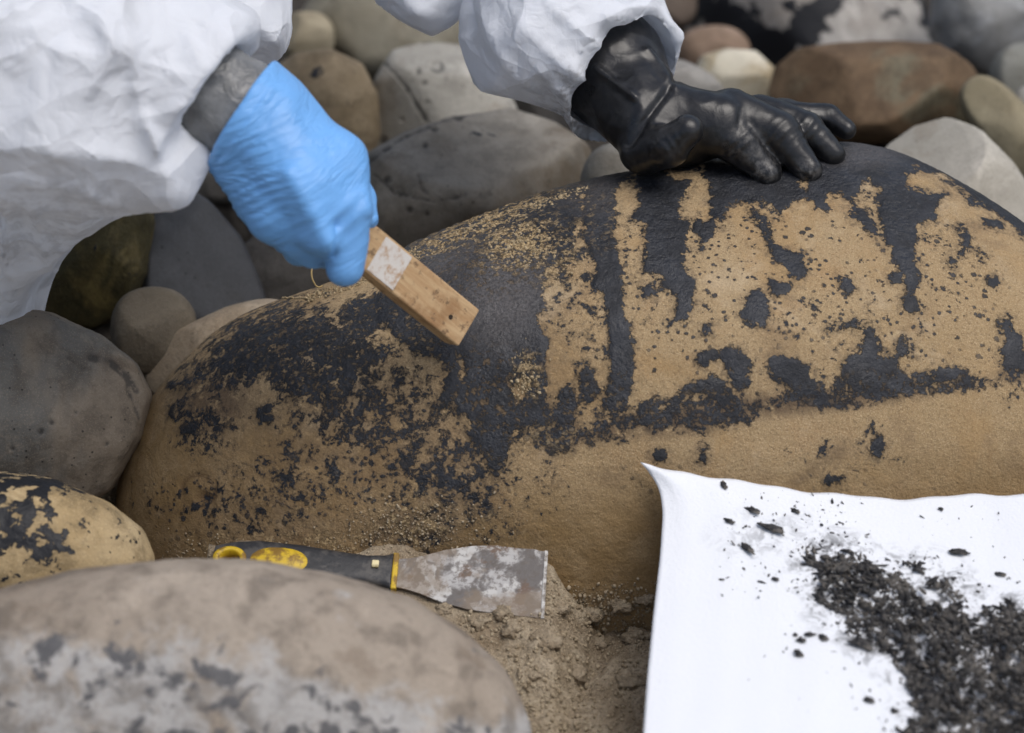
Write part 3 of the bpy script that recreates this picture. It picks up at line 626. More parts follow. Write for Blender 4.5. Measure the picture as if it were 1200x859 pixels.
def ghit(px, py):
    d = Vector(FWD+(px-600)*S*RGT+(429.5-py)*S*UPV).normalized()
    a = GBVH.ray_cast(Vector(CAM), d); c = BVH.ray_cast(Vector(CAM), d)
    if c[0] is not None and (a[0] is None or c[3] < a[3]): return np.array(c[0]), np.array(c[1])
    if a[0] is None: return None, None
    return np.array(a[0]), np.array(a[1])

# crumbs: many little lumps in one mesh
ICO_V = None
def ico(sub):
    bm = bmesh.new(); bmesh.ops.create_icosphere(bm, subdivisions=sub, radius=1)
    V = np.array([v.co[:] for v in bm.verts]); F = np.array([[v.index for v in f.verts] for f in bm.faces]); bm.free(); return V, F
I1 = ico(1); I2 = ico(2); I3 = ico(3)
def lumps(name, items, mat, label, cat=None, base=I1, rough=0.35, kind='stuff'):
    Vs, Fs = [], []; o = 0
    for (p, s, rot) in items:              # s = 3 sizes, rot = Matrix
        V = base[0]*(1+rough*RNG.uniform(-1, 1, (len(base[0]), 1)))*np.array(s)
        V = V@np.array(rot).T+p; Vs.append(V); Fs.append(base[1]+o); o += len(V)
    V, org = recenter(np.concatenate(Vs)); ob = obj(name, mesh_np(name, V, np.concatenate(Fs), True), mat, None, label, cat, None, kind); ob.location = org
    return ob
def rrot():
    from mathutils import Euler
    return Euler([random.uniform(0, 6.28) for _ in range(3)]).to_matrix()
it = []
def ridge_y(x): return np.interp(x, [360, 420, 480, 560, 640, 720], [342, 322, 291, 258, 229, 206])
for k in range(2200):
    m = random.random()
    if m < 0.5: x = random.uniform(440, 690); y = ridge_y(x)+abs(random.gauss(0, 7))+3
    elif m < 0.8: x = random.gauss(612, 24); y = random.gauss(285, 16)
    elif m < 0.9: x = random.gauss(618, 10); y = random.gauss(442, 16)
    else: x = random.uniform(330, 430); y = ridge_y(x)+random.uniform(3, 14) if x > 360 else 350
    p, n, v = hit(x, y)
    if p is None: continue
    s = random.uniform(0.4, 1.0)*0.001*random.choice([1, 1, 1.5])
    it.append((p+n*s*0.4, (s, s*random.uniform(.6, 1), s*random.uniform(.6, 1)), rrot()))
def grain_mat(name, a, b_):
    b = NB(name); i = b.noise(260, 3, 0.6); c = b.mix(b.step(i, 0.35, 0.65), a, b_)
    return b.set(color=c, rough=0.9, normal=b.bump(b.noise(700, 3), 0.5, 0.001), spec=0.25)
GRAIN = grain_mat('sand_grains', (0.26, 0.20, 0.115), (0.44, 0.35, 0.22))
lumps('sand_grains', it, GRAIN, 'loose tan sand grains stuck along the tarred ridge of the boulder', 'sand')
SAND_C = sand_mat()
CLOD = grain_mat('sand_clods', (0.26, 0.205, 0.135), (0.43, 0.36, 0.255))
it = []
for k in range(3400):
    m = random.random()
    if m < 0.62: x = random.uniform(540, 790); y = random.uniform(700, 870)-max(0, (640-x))*0.1
    elif m < 0.75: x = random.uniform(640, 790); y = random.gauss(706, 12)
    elif m < 0.92: x = random.gauss(485, 42); y = random.gauss(620, 17)
    else: x = random.uniform(190, 440); y = random.gauss(645, 8)
    p, n = ghit(x, y)
    if p is None: continue
    s = (0.45+1.5*random.random()**3)*0.001*(0.6 if m > 0.75 else 1)
    it.append((p+n*s*0.3, (s, s*random.uniform(.6, 1), s*random.uniform(.6, 1)), rrot()))
lumps('sand_clods', it, CLOD, 'crumbs of damp sand scattered around the putty knife blade', 'sand', base=I1, rough=0.3)
# bigger soft clumps of sand
I4 = ico(4)
for k, (x, y, r) in enumerate(((655, 712, 17), (690, 716, 22), (728, 708, 20), (760, 700, 18), (600, 735, 20), (640, 748, 24), (700, 752, 18), (745, 745, 22), (560, 728, 18), (675, 790, 20), (735, 800, 24), (620, 790, 16), (520, 712, 16), (590, 716, 18))):
    p, n = ghit(x, y)
    if p is None: continue
    r = pxm(r*0.72, 1.85); V = I4[0]*np.array([r, r*0.85, r*0.6]); L_ = V/r
    V = V*(1+0.45*fbm(L_*1.5, 200+k, 4, 0.6)+0.10*perlin(L_*9, 300+k))[:, None]
    V = V-np.array([0, 0, r*0.15])
    o = obj('sand_clump', mesh_np('sand_clump', V, I4[1]), SAND_C, None, 'crumbly clump of damp sand between the knife blade and the white sheet', 'sand clump', 'sand clumps beside the knife blade'); o.location = p
# ------------------------------------------------------------------ person
def fabric_mat():
    b = NB('white_coverall_fabric')
    w1 = b.noise(28, 5, 0.6, 0.6); w2 = b.vor(38, 'DISTANCE_TO_EDGE', vec=None); w3 = b.noise(420, 2)
    c = b.mix(b.step(b.noise(9, 4, 0.6), 0.55, 0.75), (0.87, 0.90, 0.95), (0.82, 0.855, 0.91))
    c = b.mix(b.math('MULTIPLY', b.attr('dirt'), b.step(b.noise(110, 5, 0.7), 0.42, 0.62)), c, (0.20, 0.18, 0.16))
    wv = b.t.nodes.new('ShaderNodeVectorMath'); wv.operation = 'ADD'; nc = b.t.nodes.new('ShaderNodeTexNoise'); nc.inputs['Scale'].default_value = 9; b.t.links.new(b.tc, nc.inputs['Vector'])
    sv_ = b.t.nodes.new('ShaderNodeVectorMath'); sv_.operation = 'SCALE'; sv_.inputs['Scale'].default_value = 0.06; b.t.links.new(nc.outputs['Color'], sv_.inputs[0])
    b.t.links.new(b.tc, wv.inputs[0]); b.t.links.new(sv_.outputs[0], wv.inputs[1])
    cr_ = b.math('ADD', b.vor(11, vec=wv.outputs[0]), b.math('MULTIPLY', b.vor(27, vec=wv.outputs[0]), 0.35))
    def rdg(sc): return b.math('ABSOLUTE', b.math('SUBTRACT', b.noise(sc, 2, 0.5, 0.7), 0.5))
    h = b.math('ADD', b.math('ADD', b.math('MULTIPLY', rdg(16), 2.0), b.math('MULTIPLY', rdg(55), 0.5)), b.math('MULTIPLY', w3, 0.05))
    m = b.set(color=c, rough=0.55, normal=b.bump(h, 0.6, 0.008, b.bump(cr_, 0.9, 0.026)), spec=0.35, sheen=0.1)
    tr = b.t.nodes.new('ShaderNodeBsdfTranslucent'); tr.inputs[0].default_value = (0.85, 0.89, 0.95, 1)
    mx = b.t.nodes.new('ShaderNodeMixShader'); mx.inputs[0].default_value = 0.30
    b.t.links.new(b.b.outputs[0], mx.inputs[1]); b.t.links.new(tr.outputs[0], mx.inputs[2]); b.t.links.new(mx.outputs[0], b.out.inputs['Surface'])
    return m
person = bpy.data.objects.new('person', None); COL.objects.link(person)
person.location = (-0.55, 0.1, -0.11)
person['label'] = 'person in white coverall with one blue and one black glove, bent over the boulder'
person['category'] = 'person'
def part(name, V, Q, mat, sub=0):
    V = np.asarray(V)-np.array(person.location)
    o = obj(name, mesh_np(name, V, Q), mat, person)
    if sub:
        m = o.modifiers.new('sub', 'SUBSURF'); m.levels = sub; m.render_levels = sub
    return o
VR, VL = 1.80, 2.02           # depth of the right (blue) and left (black) hands
def q(px, py, v, r): return pt(px, py, v), pxm(r, v)
F_ = Field((-0.95, -0.32, -0.16), (0.16, 0.62, 0.98), 0.0038)
def cone2(F, a, b, k=0.02):
    (p1, r1), (p2, r2) = q(*a), q(*b); F.cone(p1, r1, p2, r2, k)
W = lambda *a: np.array(a, float)
# right sleeve
cone2(F_, (60, 70, VR+.02, 165), (150, 85, VR+.01, 140))
cone2(F_, (150, 85, VR+.01, 138), (222, 96, VR, 84), 0.03)
F_.cone(pt(60, 70, VR+.02), pxm(160), W(-0.47, -0.03, 0.36), 0.10, 0.04)
F_.cone(W(-0.47, -0.03, 0.36), 0.10, W(-0.46, 0.02, 0.62), 0.11, 0.05)
ax_r = np.array([39.0, 25.0]); ax_r /= np.linalg.norm(ax_r)
axr3 = ax_r[0]*RGT-ax_r[1]*UPV
F_.cut(pt(247, 108, VR), axr3, 0.062)
F_.cone(pt(247+20, 108+13, VR), pxm(66), pt(247-40, 108-26, VR), pxm(62), carve=True)
cone2(F_, (150, 170, VR+.0, 66), (200, 196, VR-.005, 34), 0.02)
cone2(F_, (200, 196, VR-.005, 33), (236, 186, VR-.005, 12), 0.012)
# cloth behind the wrist (front of the coverall)
cone2(F_, (255, -45, VR+.16, 88), (285, 22, VR+.15, 44), 0.02)
F_.cone(pt(255, -45, VR+.16), pxm(88), W(-0.34, 0.12, 0.50), 0.14, 0.05)
# knee and shin
cone2(F_, (-14, 190, 1.98, 100), (-60, 345, 1.98, 92), 0.05)
cone2(F_, (70, 170, 1.86, 78), (10, 260, 1.93, 74), 0.04)
F_.cone(pt(-14, 190, 1.98), pxm(100), W(-0.72, 0.12, 0.28), 0.11, 0.05)
F_.cone(pt(-60, 345, 1.98), pxm(92), W(-0.55, 0.06, -0.06), 0.06, 0.04)
F_.cone(W(-0.72, 0.36, 0.28), 0.11, W(-0.52, 0.42, 0.12), 0.07, 0.05); F_.cone(W(-0.52, 0.42, 0.12), 0.07, W(-0.66, 0.42, -0.08), 0.055, 0.04)
# torso, hood
F_.cone(W(-0.70, 0.24, 0.32), 0.17, W(-0.36, 0.18, 0.58), 0.19, 0.06)
F_.cone(W(-0.46, 0.02, 0.62), 0.10, W(-0.16, 0.34, 0.58), 0.10, 0.06)
F_.cone(W(-0.24, 0.16, 0.76), 0.115, W(-0.18, 0.15, 0.82), 0.105, 0.05)
# left sleeve
F_.cone(W(-0.16, 0.34, 0.58), 0.10, pt(648, -110, VL+.06), pxm(98), 0.05)
cone2(F_, (648, -110, VL+.06, 96), (655, 18, VL+.02, 100), 0.03)
cone2(F_, (655, 18, VL+.02, 98), (752, 108, VL-.01, 88), 0.03)
cone2(F_, (420, -150, VL+.12, 75), (503, -16, VL+.06, 58), 0.006)
F_.cone(pt(420, -150, VL+.12), pxm(75), W(-0.2, 0.22, 0.55), 0.14, 0.05)
ax_l = np.array([0.76, 0.65]); axl3 = ax_l[0]*RGT-ax_l[1]*UPV
F_.cut(pt(738, 98, VL), axl3-0.75*FWD, 0.10)
F_.cone(pt(775, 135, VL-.04), pxm(76), pt(690, 50, VL+.04), pxm(70), carve=True)
CVv, CVq = F_.mesh()
CVv = smooth_verts(CVv, CVq, 3)
cme = mesh_np('tmp', CVv, CVq); CN = get_n(cme)
px_, py_, _ = proj(CVv)
# folds: long soft creases, broken facets, plus a few placed ridges
def crease(a, b, w, amp):
    a = np.array(a, float); b = np.array(b, float); e = b-a
    wx, wy = px_-a[0], py_-a[1]; t = np.clip((wx*e[0]+wy*e[1])/(e@e), 0, 1)
    d = np.hypot(wx-t*e[0], wy-t*e[1]); return amp*np.exp(-np.abs(d)/w)*np.sin(np.pi*np.clip(t*0.9+0.05, 0, 1))
wp = CVv+0.02*np.stack([perlin(CVv*12, 45), perlin(CVv*12, 46), perlin(CVv*12, 47)], 1)
dsp = 0.008*perlin(CVv*9, 41)+0.013*(ridged(wp*np.array([9, 9, 7]), 42)-0.6)+0.003*(ridged(wp*20, 43)-0.6)+0.0008*(ridged(wp*48, 44)-0.6)
cv = np.zeros(len(CVv))
for a, b, w_, am in (((150, 30), (165, 130), 9, .007), ((165, 130), (190, 190), 8, .008), ((100, 10), (150, 80), 10, .006), ((20, 160), (180, 200), 12, .006), ((0, 190), (120, 235), 8, .006),
                     ((215, 20), (240, 90), 10, .005), ((60, 60), (140, 70), 12, .004), ((30, 230), (60, 320), 7, .006), ((5, 230), (12, 330), 7, .008), ((600, 10), (690, 110), 9, .006), ((640, 0), (720, 70), 8, .006),
                     ((575, 30), (640, 120), 8, .006), ((700, 10), (760, 40), 10, .006), ((620, 60), (680, 140), 6, .004), ((660, 60), (700, 120), 7, .005), ((470, 5), (540, 20), 8, .004), ((280, 10), (320, 50), 8, .005)):
    cv += crease(a, b, w_, am)
vg = np.exp(-np.abs(px_-549-0.12*py_)/5.0)*((py_ < 40) & (px_ > 500) & (px_ < 600))
dsp = dsp+cv-0.006*vg
CVv = CVv+CN*dsp[:, None]
dirt = np.clip(1.3*(1-np.hypot((px_-675)/60, (py_-125)/70)), 0, 0.9)*(px_ > 560)+np.clip(1-np.hypot((px_-60)/120, (py_-250)/60), 0, 0.35)
cov = part('coverall', CVv, CVq, fabric_mat())
attr(cov.data, 'dirt', dirt)

# ---- grey tape round the wrist
def tape():
    b = NB('grey_tape'); c = b.mix(b.step(b.noise(60, 4), 0.4, 0.65), (0.12, 0.125, 0.127), (0.19, 0.195, 0.197))
    return b.set(color=c, rough=0.32, normal=b.bump(b.noise(70, 4, 0.6, 0.6), 0.7, 0.004), spec=0.5)
def tube(p1, p2, r, n=96, m=36, seed=0, amp=0.0016, flare=0.0):
    d = (p2-p1)/np.linalg.norm(p2-p1); u = np.cross(d, FWD); u /= np.linalg.norm(u); w = np.cross(d, u)
    T, A = np.meshgrid(np.linspace(0, 1, m), np.linspace(0, 2*math.pi, n, endpoint=False), indexing='ij')
    B = p1+T[..., None]*(p2-p1)+r*(1+flare*T[..., None])*(np.cos(A)[..., None]*u+0.86*np.sin(A)[..., None]*w)
    V = B.reshape(-1, 3); N_ = (np.cos(A)[..., None]*u+np.sin(A)[..., None]*w).reshape(-1, 3)
    V = V+N_*(amp*ridged(V*55, seed)+amp*1.2*perlin(V*30, seed+1))[:, None]
    I = np.arange(m*n).reshape(m, n); R = np.roll(I, -1, 1)
    Q = np.stack([I[:-1], R[:-1], R[1:], I[1:]], -1).reshape(-1, 4)
    return V, Q
tv, tq = tube(pt(205, 81, VR), pt(292, 137, VR), pxm(60, VR), seed=51)
tp = part('wrist_tape', tv, tq, tape())
m_ = tp.modifiers.new('thick', 'SOLIDIFY'); m_.thickness = 0.002

# ---- blue nitrile glove (fist round the scraper)
def glove_mat(name, c, rough, bump_, coat=0.0, dust=None, sss=0.0, wrinkle=False):
    b = NB(name); col = b.mix(b.step(b.noise(22, 4), 0.35, 0.7), c, tuple(x*0.88 for x in c))
    if dust: col = b.mix(b.math('MULTIPLY', b.attr('dust'), b.step(b.noise(170, 5, 0.7), 0.42, 0.66)), col, dust)
    r = b.step(b.noise(45, 4), 0.3, 0.7, rough-0.07, rough+0.08)
    n0 = None
    if wrinkle:
        mp = b.t.nodes.new('ShaderNodeMapping'); mp.vector_type = 'TEXTURE'; b.t.links.new(b.tc, mp.inputs['Vector'])
        mp.inputs['Rotation'].default_value = (0, math.radians(-24), 0); mp.inputs['Scale'].default_value = (1/14, 1/20, 1/95)
        rw = b.math('ABSOLUTE', b.math('SUBTRACT', b.noise(1.0, 3, 0.6, 0.6, mp.outputs[0]), 0.5))
        n0 = b.bump(b.math('MULTIPLY', b.step(rw, 0.0, 0.10), b.step(b.noise(26, 3), 0.36, 0.62)), 0.34, 0.0022)
    return b.set(color=col, rough=r, normal=b.bump(b.math('ADD', b.noise(75, 4, 0.55, 0.4), b.math('MULTIPLY', b.noise(900, 2), 0.05)), bump_, 0.002, n0), spec=0.5, coat=coat)
def skin_glove(prims, lo, hi, h, cuts=(), sm=3):
    F = Field(lo, hi, h)
    for (a, b, k) in prims:
        (p1, r1), (p2, r2) = q(*a), q(*b); F.cone(p1, r1, p2, r2, k)
    for c in cuts: F.cut(*c)
    V, Q = F.mesh(); return smooth_verts(V, Q, sm), Q
g = VR
BL = [((272, 124, g, 65), (300, 145, g, 60), .012),
      ((300, 142, g-.004, 56), (352, 212, g-.012, 52), .02),
      ((312, 116, g+.004, 32), (394, 190, g-.004, 32), .014),
      ((282, 195, g, 32), (322, 250, g-.008, 34), .014),
      ((350, 215, g-.012, 48), (372, 250, g-.016, 36), .016),
      ((394, 190, g-.004, 32), (409, 245, g-.012, 27), .012),      # index
      ((411, 245, g-.014, 26), (405, 314, g-.008, 23), .004),
      ((358, 225, g-.018, 34), (374, 272, g-.020, 20), .012),       # middle knuckle
      ((379, 276, g-.024, 20), (366, 296, g+.004, 18), .004), ((366, 296, g+.004, 17), (392, 300, g+.022, 15), .003),
      ((330, 250, g-.01, 32), (346, 280, g-.006, 19), .010),       # ring
      ((346, 282, g-.006, 19), (350, 293, g+.012, 18), .004), ((350, 293, g+.012, 17), (382, 300, g+.024, 15), .003),
      ((306, 240, g+.002, 28), (322, 272, g+.008, 16), .008),      # little finger
      ((322, 272, g+.008, 15), (334, 284, g+.026, 13), .003), ((334, 284, g+.026, 13), (362, 288, g+.036, 12), .003),
      ((395, 188, g+.022, 24), (424, 232, g+.026, 16), .008), ((424, 232, g+.026, 15), (432, 258, g+.018, 12), .004)]   # thumb
bv, bq = skin_glove(BL, pt(300, 200, g)-0.105, pt(345, 215, g)+0.10, 0.0011, [(pt(284, 132, g), -axr3, 0.05)], 4)
gme = mesh_np('t', bv, bq); gn = get_n(gme); gx_, gy_, gd_ = proj(bv)
# stretch wrinkles fanning from the wrist
fan = np.arctan2(gy_-120, gx_-440)
ph = (gx_*0.36+gy_*0.93)*0.27+2.6*perlin(bv*20, 61)+1.0*perlin(bv*50, 65)
wr = 1-2*np.abs(np.sin(ph))**0.6+0.4*np.sin(ph*2.3)
wmask = (np.clip(1.4-np.hypot((gx_-285)/80, (gy_-232)/55), 0, 1)*0.9+np.clip(1-np.hypot((gx_-330)/90, (gy_-165)/50), 0, 1)*0.25)*np.clip(0.6+1.5*perlin(bv*18, 66), 0.1, 1)
wmask2 = np.clip(1-np.hypot((gx_-385)/70, (gy_-265)/45), 0, 1)
dd = 0.0008*wmask*wr+0.0006*wmask2*(1-2*np.abs(np.sin((gx_*0.35+gy_*0.5)*0.30+2.5*perlin(bv*25, 63)))**0.6)+0.0010*perlin(bv*45, 62)
for a, b_, w_, am in (((340, 205), (386, 286), 13, .0035), ((391, 298), (396, 266), 4, -.0016), ((397, 262), (425, 235), 6, -.0012), ((425, 200), (432, 250), 6, .0012), ((300, 215), (345, 270), 10, -.0010),
                      ((318, 105), (262, 190), 4, .0012), ((330, 120), (280, 190), 4, -.0008)):
    a = np.array(a, float); e = np.array(b_, float)-a; t = np.clip(((gx_-a[0])*e[0]+(gy_-a[1])*e[1])/(e@e), 0, 1)
    dd = dd+am*np.exp(-(np.hypot(gx_-a[0]-t*e[0], gy_-a[1]-t*e[1])/w_)**2)
rim = np.exp(-((gx_-284)*ax_r[0]+(gy_-132)*ax_r[1])**2/40.0)
bv = bv+gn*(dd+0.0008*rim)[:, None]
part('blue_glove', bv, bq, glove_mat('blue_nitrile', (0.155, 0.40, 0.80), 0.46, 0.2, wrinkle=True))

# ---- black rubber gauntlet glove resting on the ridge
g = VL-.02
def tip(px, py, r): 
    p, n, v = hit(px, py); return v-pxm(r)*0.9
i2, m2, r2_ = tip(897, 200, 17), tip(945, 198, 15), tip(974, 182, 14)
print('tips', i2, m2, r2_)
BK = [((676, 36, g+.07, 56), (712, 76, g+.035, 62), .01), ((712, 76, g+.035, 62), (756, 136, g, 47), .015), ((756, 136, g, 46), (790, 142, g-.002, 42), .012),
      ((785, 145, g-.002, 40), (848, 141, g-.012, 31), .012), ((790, 160, g+.01, 36), (870, 150, g, 26), .012),
      ((840, 142, g-.004, 27), (900, 142, g+.018, 20), .010),
      ((800, 150, g+.0, 36), (920, 135, g+.03, 20), .010),
      ((822, 142, g-.012, 33), (866, 168, (g+i2)/2-.006, 26.5), .004), ((866, 168, (g+i2)/2-.006, 26.5), (899, 202, i2, 17.5), .003),
      ((856, 134, g-.004, 31), (912, 157, (g+m2)/2-.004, 25.5), .002), ((912, 157, (g+m2)/2-.004, 25.5), (947, 199, m2, 16.5), .002),
      ((890, 135, g+.012, 25), (945, 151, (g+r2_)/2+.001, 21.5), .002), ((945, 151, (g+r2_)/2+.001, 21.5), (976, 181, r2_, 14.5), .002),
      ((918, 137, g+.026, 19), (970, 138, g+.026, 16), .002), ((970, 138, g+.026, 16), (992, 152, g+.018, 11.5), .001),
      ((758, 160, g-.012, 34), (752, 182, g-.012, 22), .012),
      ((756, 176, g-.020, 29), (784, 171, g-.042, 24), .005), ((784, 171, g-.042, 23), (806, 153, g-.050, 19), .003)]
kv, kq = skin_glove(BK, pt(830, 120, g)-np.array([.125, .12, .09]), pt(850, 130, g)+np.array([.105, .12, .11]), 0.0013, (), 3)
kme = mesh_np('t', kv, kq); kn = get_n(kme); kx, ky, kd = proj(kv)
dd = 0.0006*(ridged(kv*22, 71)-0.55)+0.0006*perlin(kv*40, 72)+0.0004*(ridged(kv*75, 73)-0.5)
cuffm = np.clip((770-kx)/60, 0, 1)
dd = dd+cuffm*(0.003*perlin(kv*20, 75)+0.0018*(ridged(kv*24, 76)-0.5))
for a, b_, w_, am in (((790, 95), (735, 170), 5, -.003), ((758, 60), (790, 100), 5, .003), ((700, 80), (745, 115), 5, .003), ((868, 128), (866, 150), 3, -.001)):
    a = np.array(a, float); e = np.array(b_, float)-a; t = np.clip(((kx-a[0])*e[0]+(ky-a[1])*e[1])/(e@e), 0, 1)
    dd = dd+am*np.exp(-(np.hypot(kx-a[0]-t*e[0], ky-a[1]-t*e[1])/w_)**2)
for (ax0, ay0), (ax1, ay1), hw_ in (((850, 150), (888, 188), 24), ((896, 140), (938, 184), 22), ((930, 138), (966, 168), 19), ((770, 178), (806, 155), 20)):
    e = np.array([ax1-ax0, ay1-ay0], float); L_ = np.hypot(*e); e /= L_
    tt_ = (kx-ax0)*e[0]+(ky-ay0)*e[1]; oo = (kx-ax0)*(-e[1])+(ky-ay0)*e[0]
    m_ = np.exp(-(oo/hw_)**4)*np.exp(-((tt_-L_*0.45)/(L_*0.33))**2)
    dd = dd+0.0004*m_*(1-2*np.abs(np.sin(tt_*0.33+1.6*perlin(kv*45, 78)))**0.7)
kv = kv+kn*dd[:, None]
kg = part('black_glove', kv, kq, glove_mat('black_rubber', (0.007, 0.0075, 0.009), 0.34, 0.30, 0.0, (0.17, 0.165, 0.16)))
attr(kg.data, 'dust', np.clip(np.maximum.reduce([0.75*np.exp(-((kx-895)**2+(ky-200)**2)/300), 0.7*np.exp(-((kx-946)**2+(ky-203)**2)/200), 0.28*np.exp(-((kx-872)**2+(ky-170)**2)/900), np.full(len(kx), 0.05)]), 0, 1))

# ------------------------------------------------------------------ wooden scraper in the blue glove
def box_mesh(name, half, bev, seg=2, jit=0.0):
    bm = bmesh.new(); bmesh.ops.create_cube(bm, size=2)
    for v in bm.verts: v.co = Vector((v.co.x*half[0], v.co.y*half[1], v.co.z*half[2]))
    bmesh.ops.bevel(bm, geom=list(bm.edges)+list(bm.verts), offset=bev, segments=seg, affect='EDGES', profile=0.5)
    me = bpy.data.meshes.new(name); bm.to_mesh(me); bm.free()
    return me
def frame_empty(name, o, A, Wd, Nn):
    e = bpy.data.objects.new(name, None); COL.objects.link(e)
    M = Matrix([[A[i], Wd[i], Nn[i], o[i]] for i in range(3)]+[[0, 0, 0, 1]])
    e.matrix_world = M; e.matrix_basis = M
    return e
_, _, vE = hit(546, 398)
E1 = pt(542, 383, vE-0.024); E0 = pt(400, 268, VR+0.012)
A = (E1-E0); LEN = np.linalg.norm(A); A /= LEN
Wd = 0.60*RGT+0.62*UPV+0.35*FWD; Wd -= A*(Wd@A); Wd /= np.linalg.norm(Wd)
Nn = np.cross(A, Wd)
if Nn@FWD > 0: Wd = -Wd; Nn = np.cross(A, Wd)
def wood():
    b = NB('worn_wood'); mp = b.mapping(scale=(6, 60, 60))
    gr = b.noise(5, 5, 0.6, 0.4, mp); c = b.mix(b.step(gr, 0.3, 0.7), (0.42, 0.26, 0.13), (0.55, 0.39, 0.22))
    c = b.mix(b.math('MULTIPLY', b.step(b.noise(45, 4, 0.6), 0.5, 0.7), 0.7), c, (0.28, 0.15, 0.065))
    c = b.mix(b.math('MULTIPLY', b.step(b.noise(160, 5, 0.7), 0.54, 0.66), 0.75), c, (0.10, 0.06, 0.035))
    return b.set(color=c, rough=0.6, normal=b.bump(b.math('ADD', gr, b.noise(200, 3)), 0.35, 0.0012), spec=0.35)
WOOD = wood()
ws = frame_empty('wooden_scraper', E0, A, Wd, Nn)
ws['label'] = 'worn flat wooden stick gripped by the blue glove, scraping tar off the boulder'; ws['category'] = 'scraper'
hw, ht = 0.0135, 0.0075
me = box_mesh('stick', (LEN/2, hw, ht), 0.0014, 3); o = obj('stick', me, WOOD, ws); o.location = (LEN/2, 0, 0)
b = NB('worn_label'); lab = b.set(color=b.mix(b.step(b.noise(140, 6, 0.75), 0.46, 0.66), (0.62, 0.59, 0.55), (0.42, 0.27, 0.16)), rough=0.6, normal=b.bump(b.noise(150, 4), 0.4, 0.001))
me = box_mesh('paper_label', (0.012, hw-0.0016, 0.00025), 0.0001, 1); o = obj('paper_label', me, lab, ws); o.location = (LEN*0.33, 0, ht+0.0002)
b = NB('dark_hole'); hole = b.set(color=(0.03, 0.02, 0.012), rough=0.9)
bm = bmesh.new(); bmesh.ops.create_cone(bm, segments=14, radius1=0.0016, radius2=0.0016, depth=0.0006, cap_ends=True); me = bpy.data.meshes.new('nail_hole'); bm.to_mesh(me); bm.free()
o = obj('nail_hole', me, hole, ws); o.location = (LEN-0.017, -0.002, ht)

# ------------------------------------------------------------------ putty knife
A = K1-K0; KL = np.linalg.norm(A); A /= KL
t_ = math.radians(24); Wd = np.array([0, math.cos(t_), math.sin(t_)]); Wd -= A*(Wd@A); Wd /= np.linalg.norm(Wd); Nn = np.cross(A, Wd)
fs = Wd@UPV; print('KNIFE z', K0, K1)
kn_ = frame_empty('putty_knife', K0, A, Wd, Nn)
kn_['label'] = 'putty knife with black and yellow handle and smeared blade at the boulder foot'; kn_['category'] = 'putty knife'
u = lambda px: (px-250)/388*KL
def w_of(h): return h*S*kvp/fs
# handle by distance field in local coordinates
nx, ny, nz = 170, 64, 40; hh = 0.0008
xs = -0.006+hh*np.arange(nx); ys = -hh*(ny-1)/2+hh*np.arange(ny); zs = -hh*(nz-1)/2+hh*np.arange(nz)
HX, HY, HZ = np.meshgrid(xs, ys, zs, indexing='ij')
UL = u(460)
wprof = np.interp(HX, [0, u(270), u(300), u(350), u(400), u(430), u(452), UL], [w_of(17), w_of(22), w_of(25), w_of(23), w_of(18), w_of(16), w_of(18), w_of(21)])
tprof = np.interp(HX, [0, u(300), u(400), UL], [0.0065, 0.0085, 0.0075, 0.006])
d = ((np.abs(HY)/wprof)**3.2+(np.abs(HZ)/tprof)**3.2)**(1/3.2)
d = (d-1)*np.minimum(wprof, tprof)
dx = np.maximum(-HX, HX-UL); d = np.maximum(d, dx)
hc = u(270); rad = np.sqrt(((HX-hc)/1.25)**2+HY**2); d = np.maximum(d, 0.0072-rad)
Fh = Field((0, 0, 0), (0.01, 0.01, 0.01), 0.01); Fh.f = d.astype(np.float32); Fh.lo = np.array([xs[0], ys[0], zs[0]]); Fh.h = hh; Fh.n = np.array(d.shape)
hv, hq = Fh.mesh(); hv = smooth_verts(hv, hq, 3)
def plastic(name, c, d, rough=0.5):
    b = NB(name); col = b.mix(b.math('MULTIPLY', b.step(b.noise(85, 6, 0.72), 0.45, 0.6), 0.85), c, d)
    return b.set(color=col, rough=rough, normal=b.bump(b.noise(400, 3), 0.3, 0.001))
BLK = plastic('black_rubber_grip', (0.022, 0.023, 0.026), (0.075, 0.07, 0.065)); YEL = plastic('yellow_plastic', (0.62, 0.42, 0.02), (0.16, 0.08, 0.02))
hnd = obj('handle', mesh_np('handle', hv, hq), BLK, kn_)
# yellow liner of the hanging hole
n = 48; V = []; 
for (r, z) in ((0.0052, -0.0066), (0.0052, 0.0076), (0.0064, 0.0085), (0.0084, 0.0080), (0.0084, -0.0066)):
    for a in np.linspace(0, 2*math.pi, n, endpoint=False): V.append((hc+1.25*r*math.cos(a), r*math.sin(a), z))
I = np.arange(5*n).reshape(5, n); R_ = np.roll(I, -1, 1); I2_ = np.roll(I, -1, 0); R2 = np.roll(R_, -1, 0)
obj('hanging_hole_ring', mesh_np('ring', np.array(V), np.stack([I, R_, R2, I2_], -1).reshape(-1, 4)), YEL, hnd)
D, Fq = cubesphere(16)
V = np.stack([np.sign(D[:, 0])*np.abs(D[:, 0])**0.85*(u(362)-u(291))/2+u(327), D[:, 1]*w_of(15), D[:, 2]*0.0042+0.0066], 1)
obj('grip_inlay', mesh_np('inlay', V, Fq), YEL, hnd)
me = box_mesh('rivet', (0.0022, 0.0026, 0.001), 0.0006); o = obj('rivet', me, plastic('pale_rivet', (0.75, 0.66, 0.38), (0.3, 0.25, 0.12)), hnd); o.location = (u(440), 0.002, 0.0072)
me = box_mesh('collar', (0.0018, w_of(20), 0.0045), 0.0008); o = obj('collar', me, YEL, kn_); o.location = (u(463), 0, 0)
prof = [(462, 15), (478, 17), (495, 21), (520, 29), (550, 35), (585, 38), (638, 40)]
bm = bmesh.new()
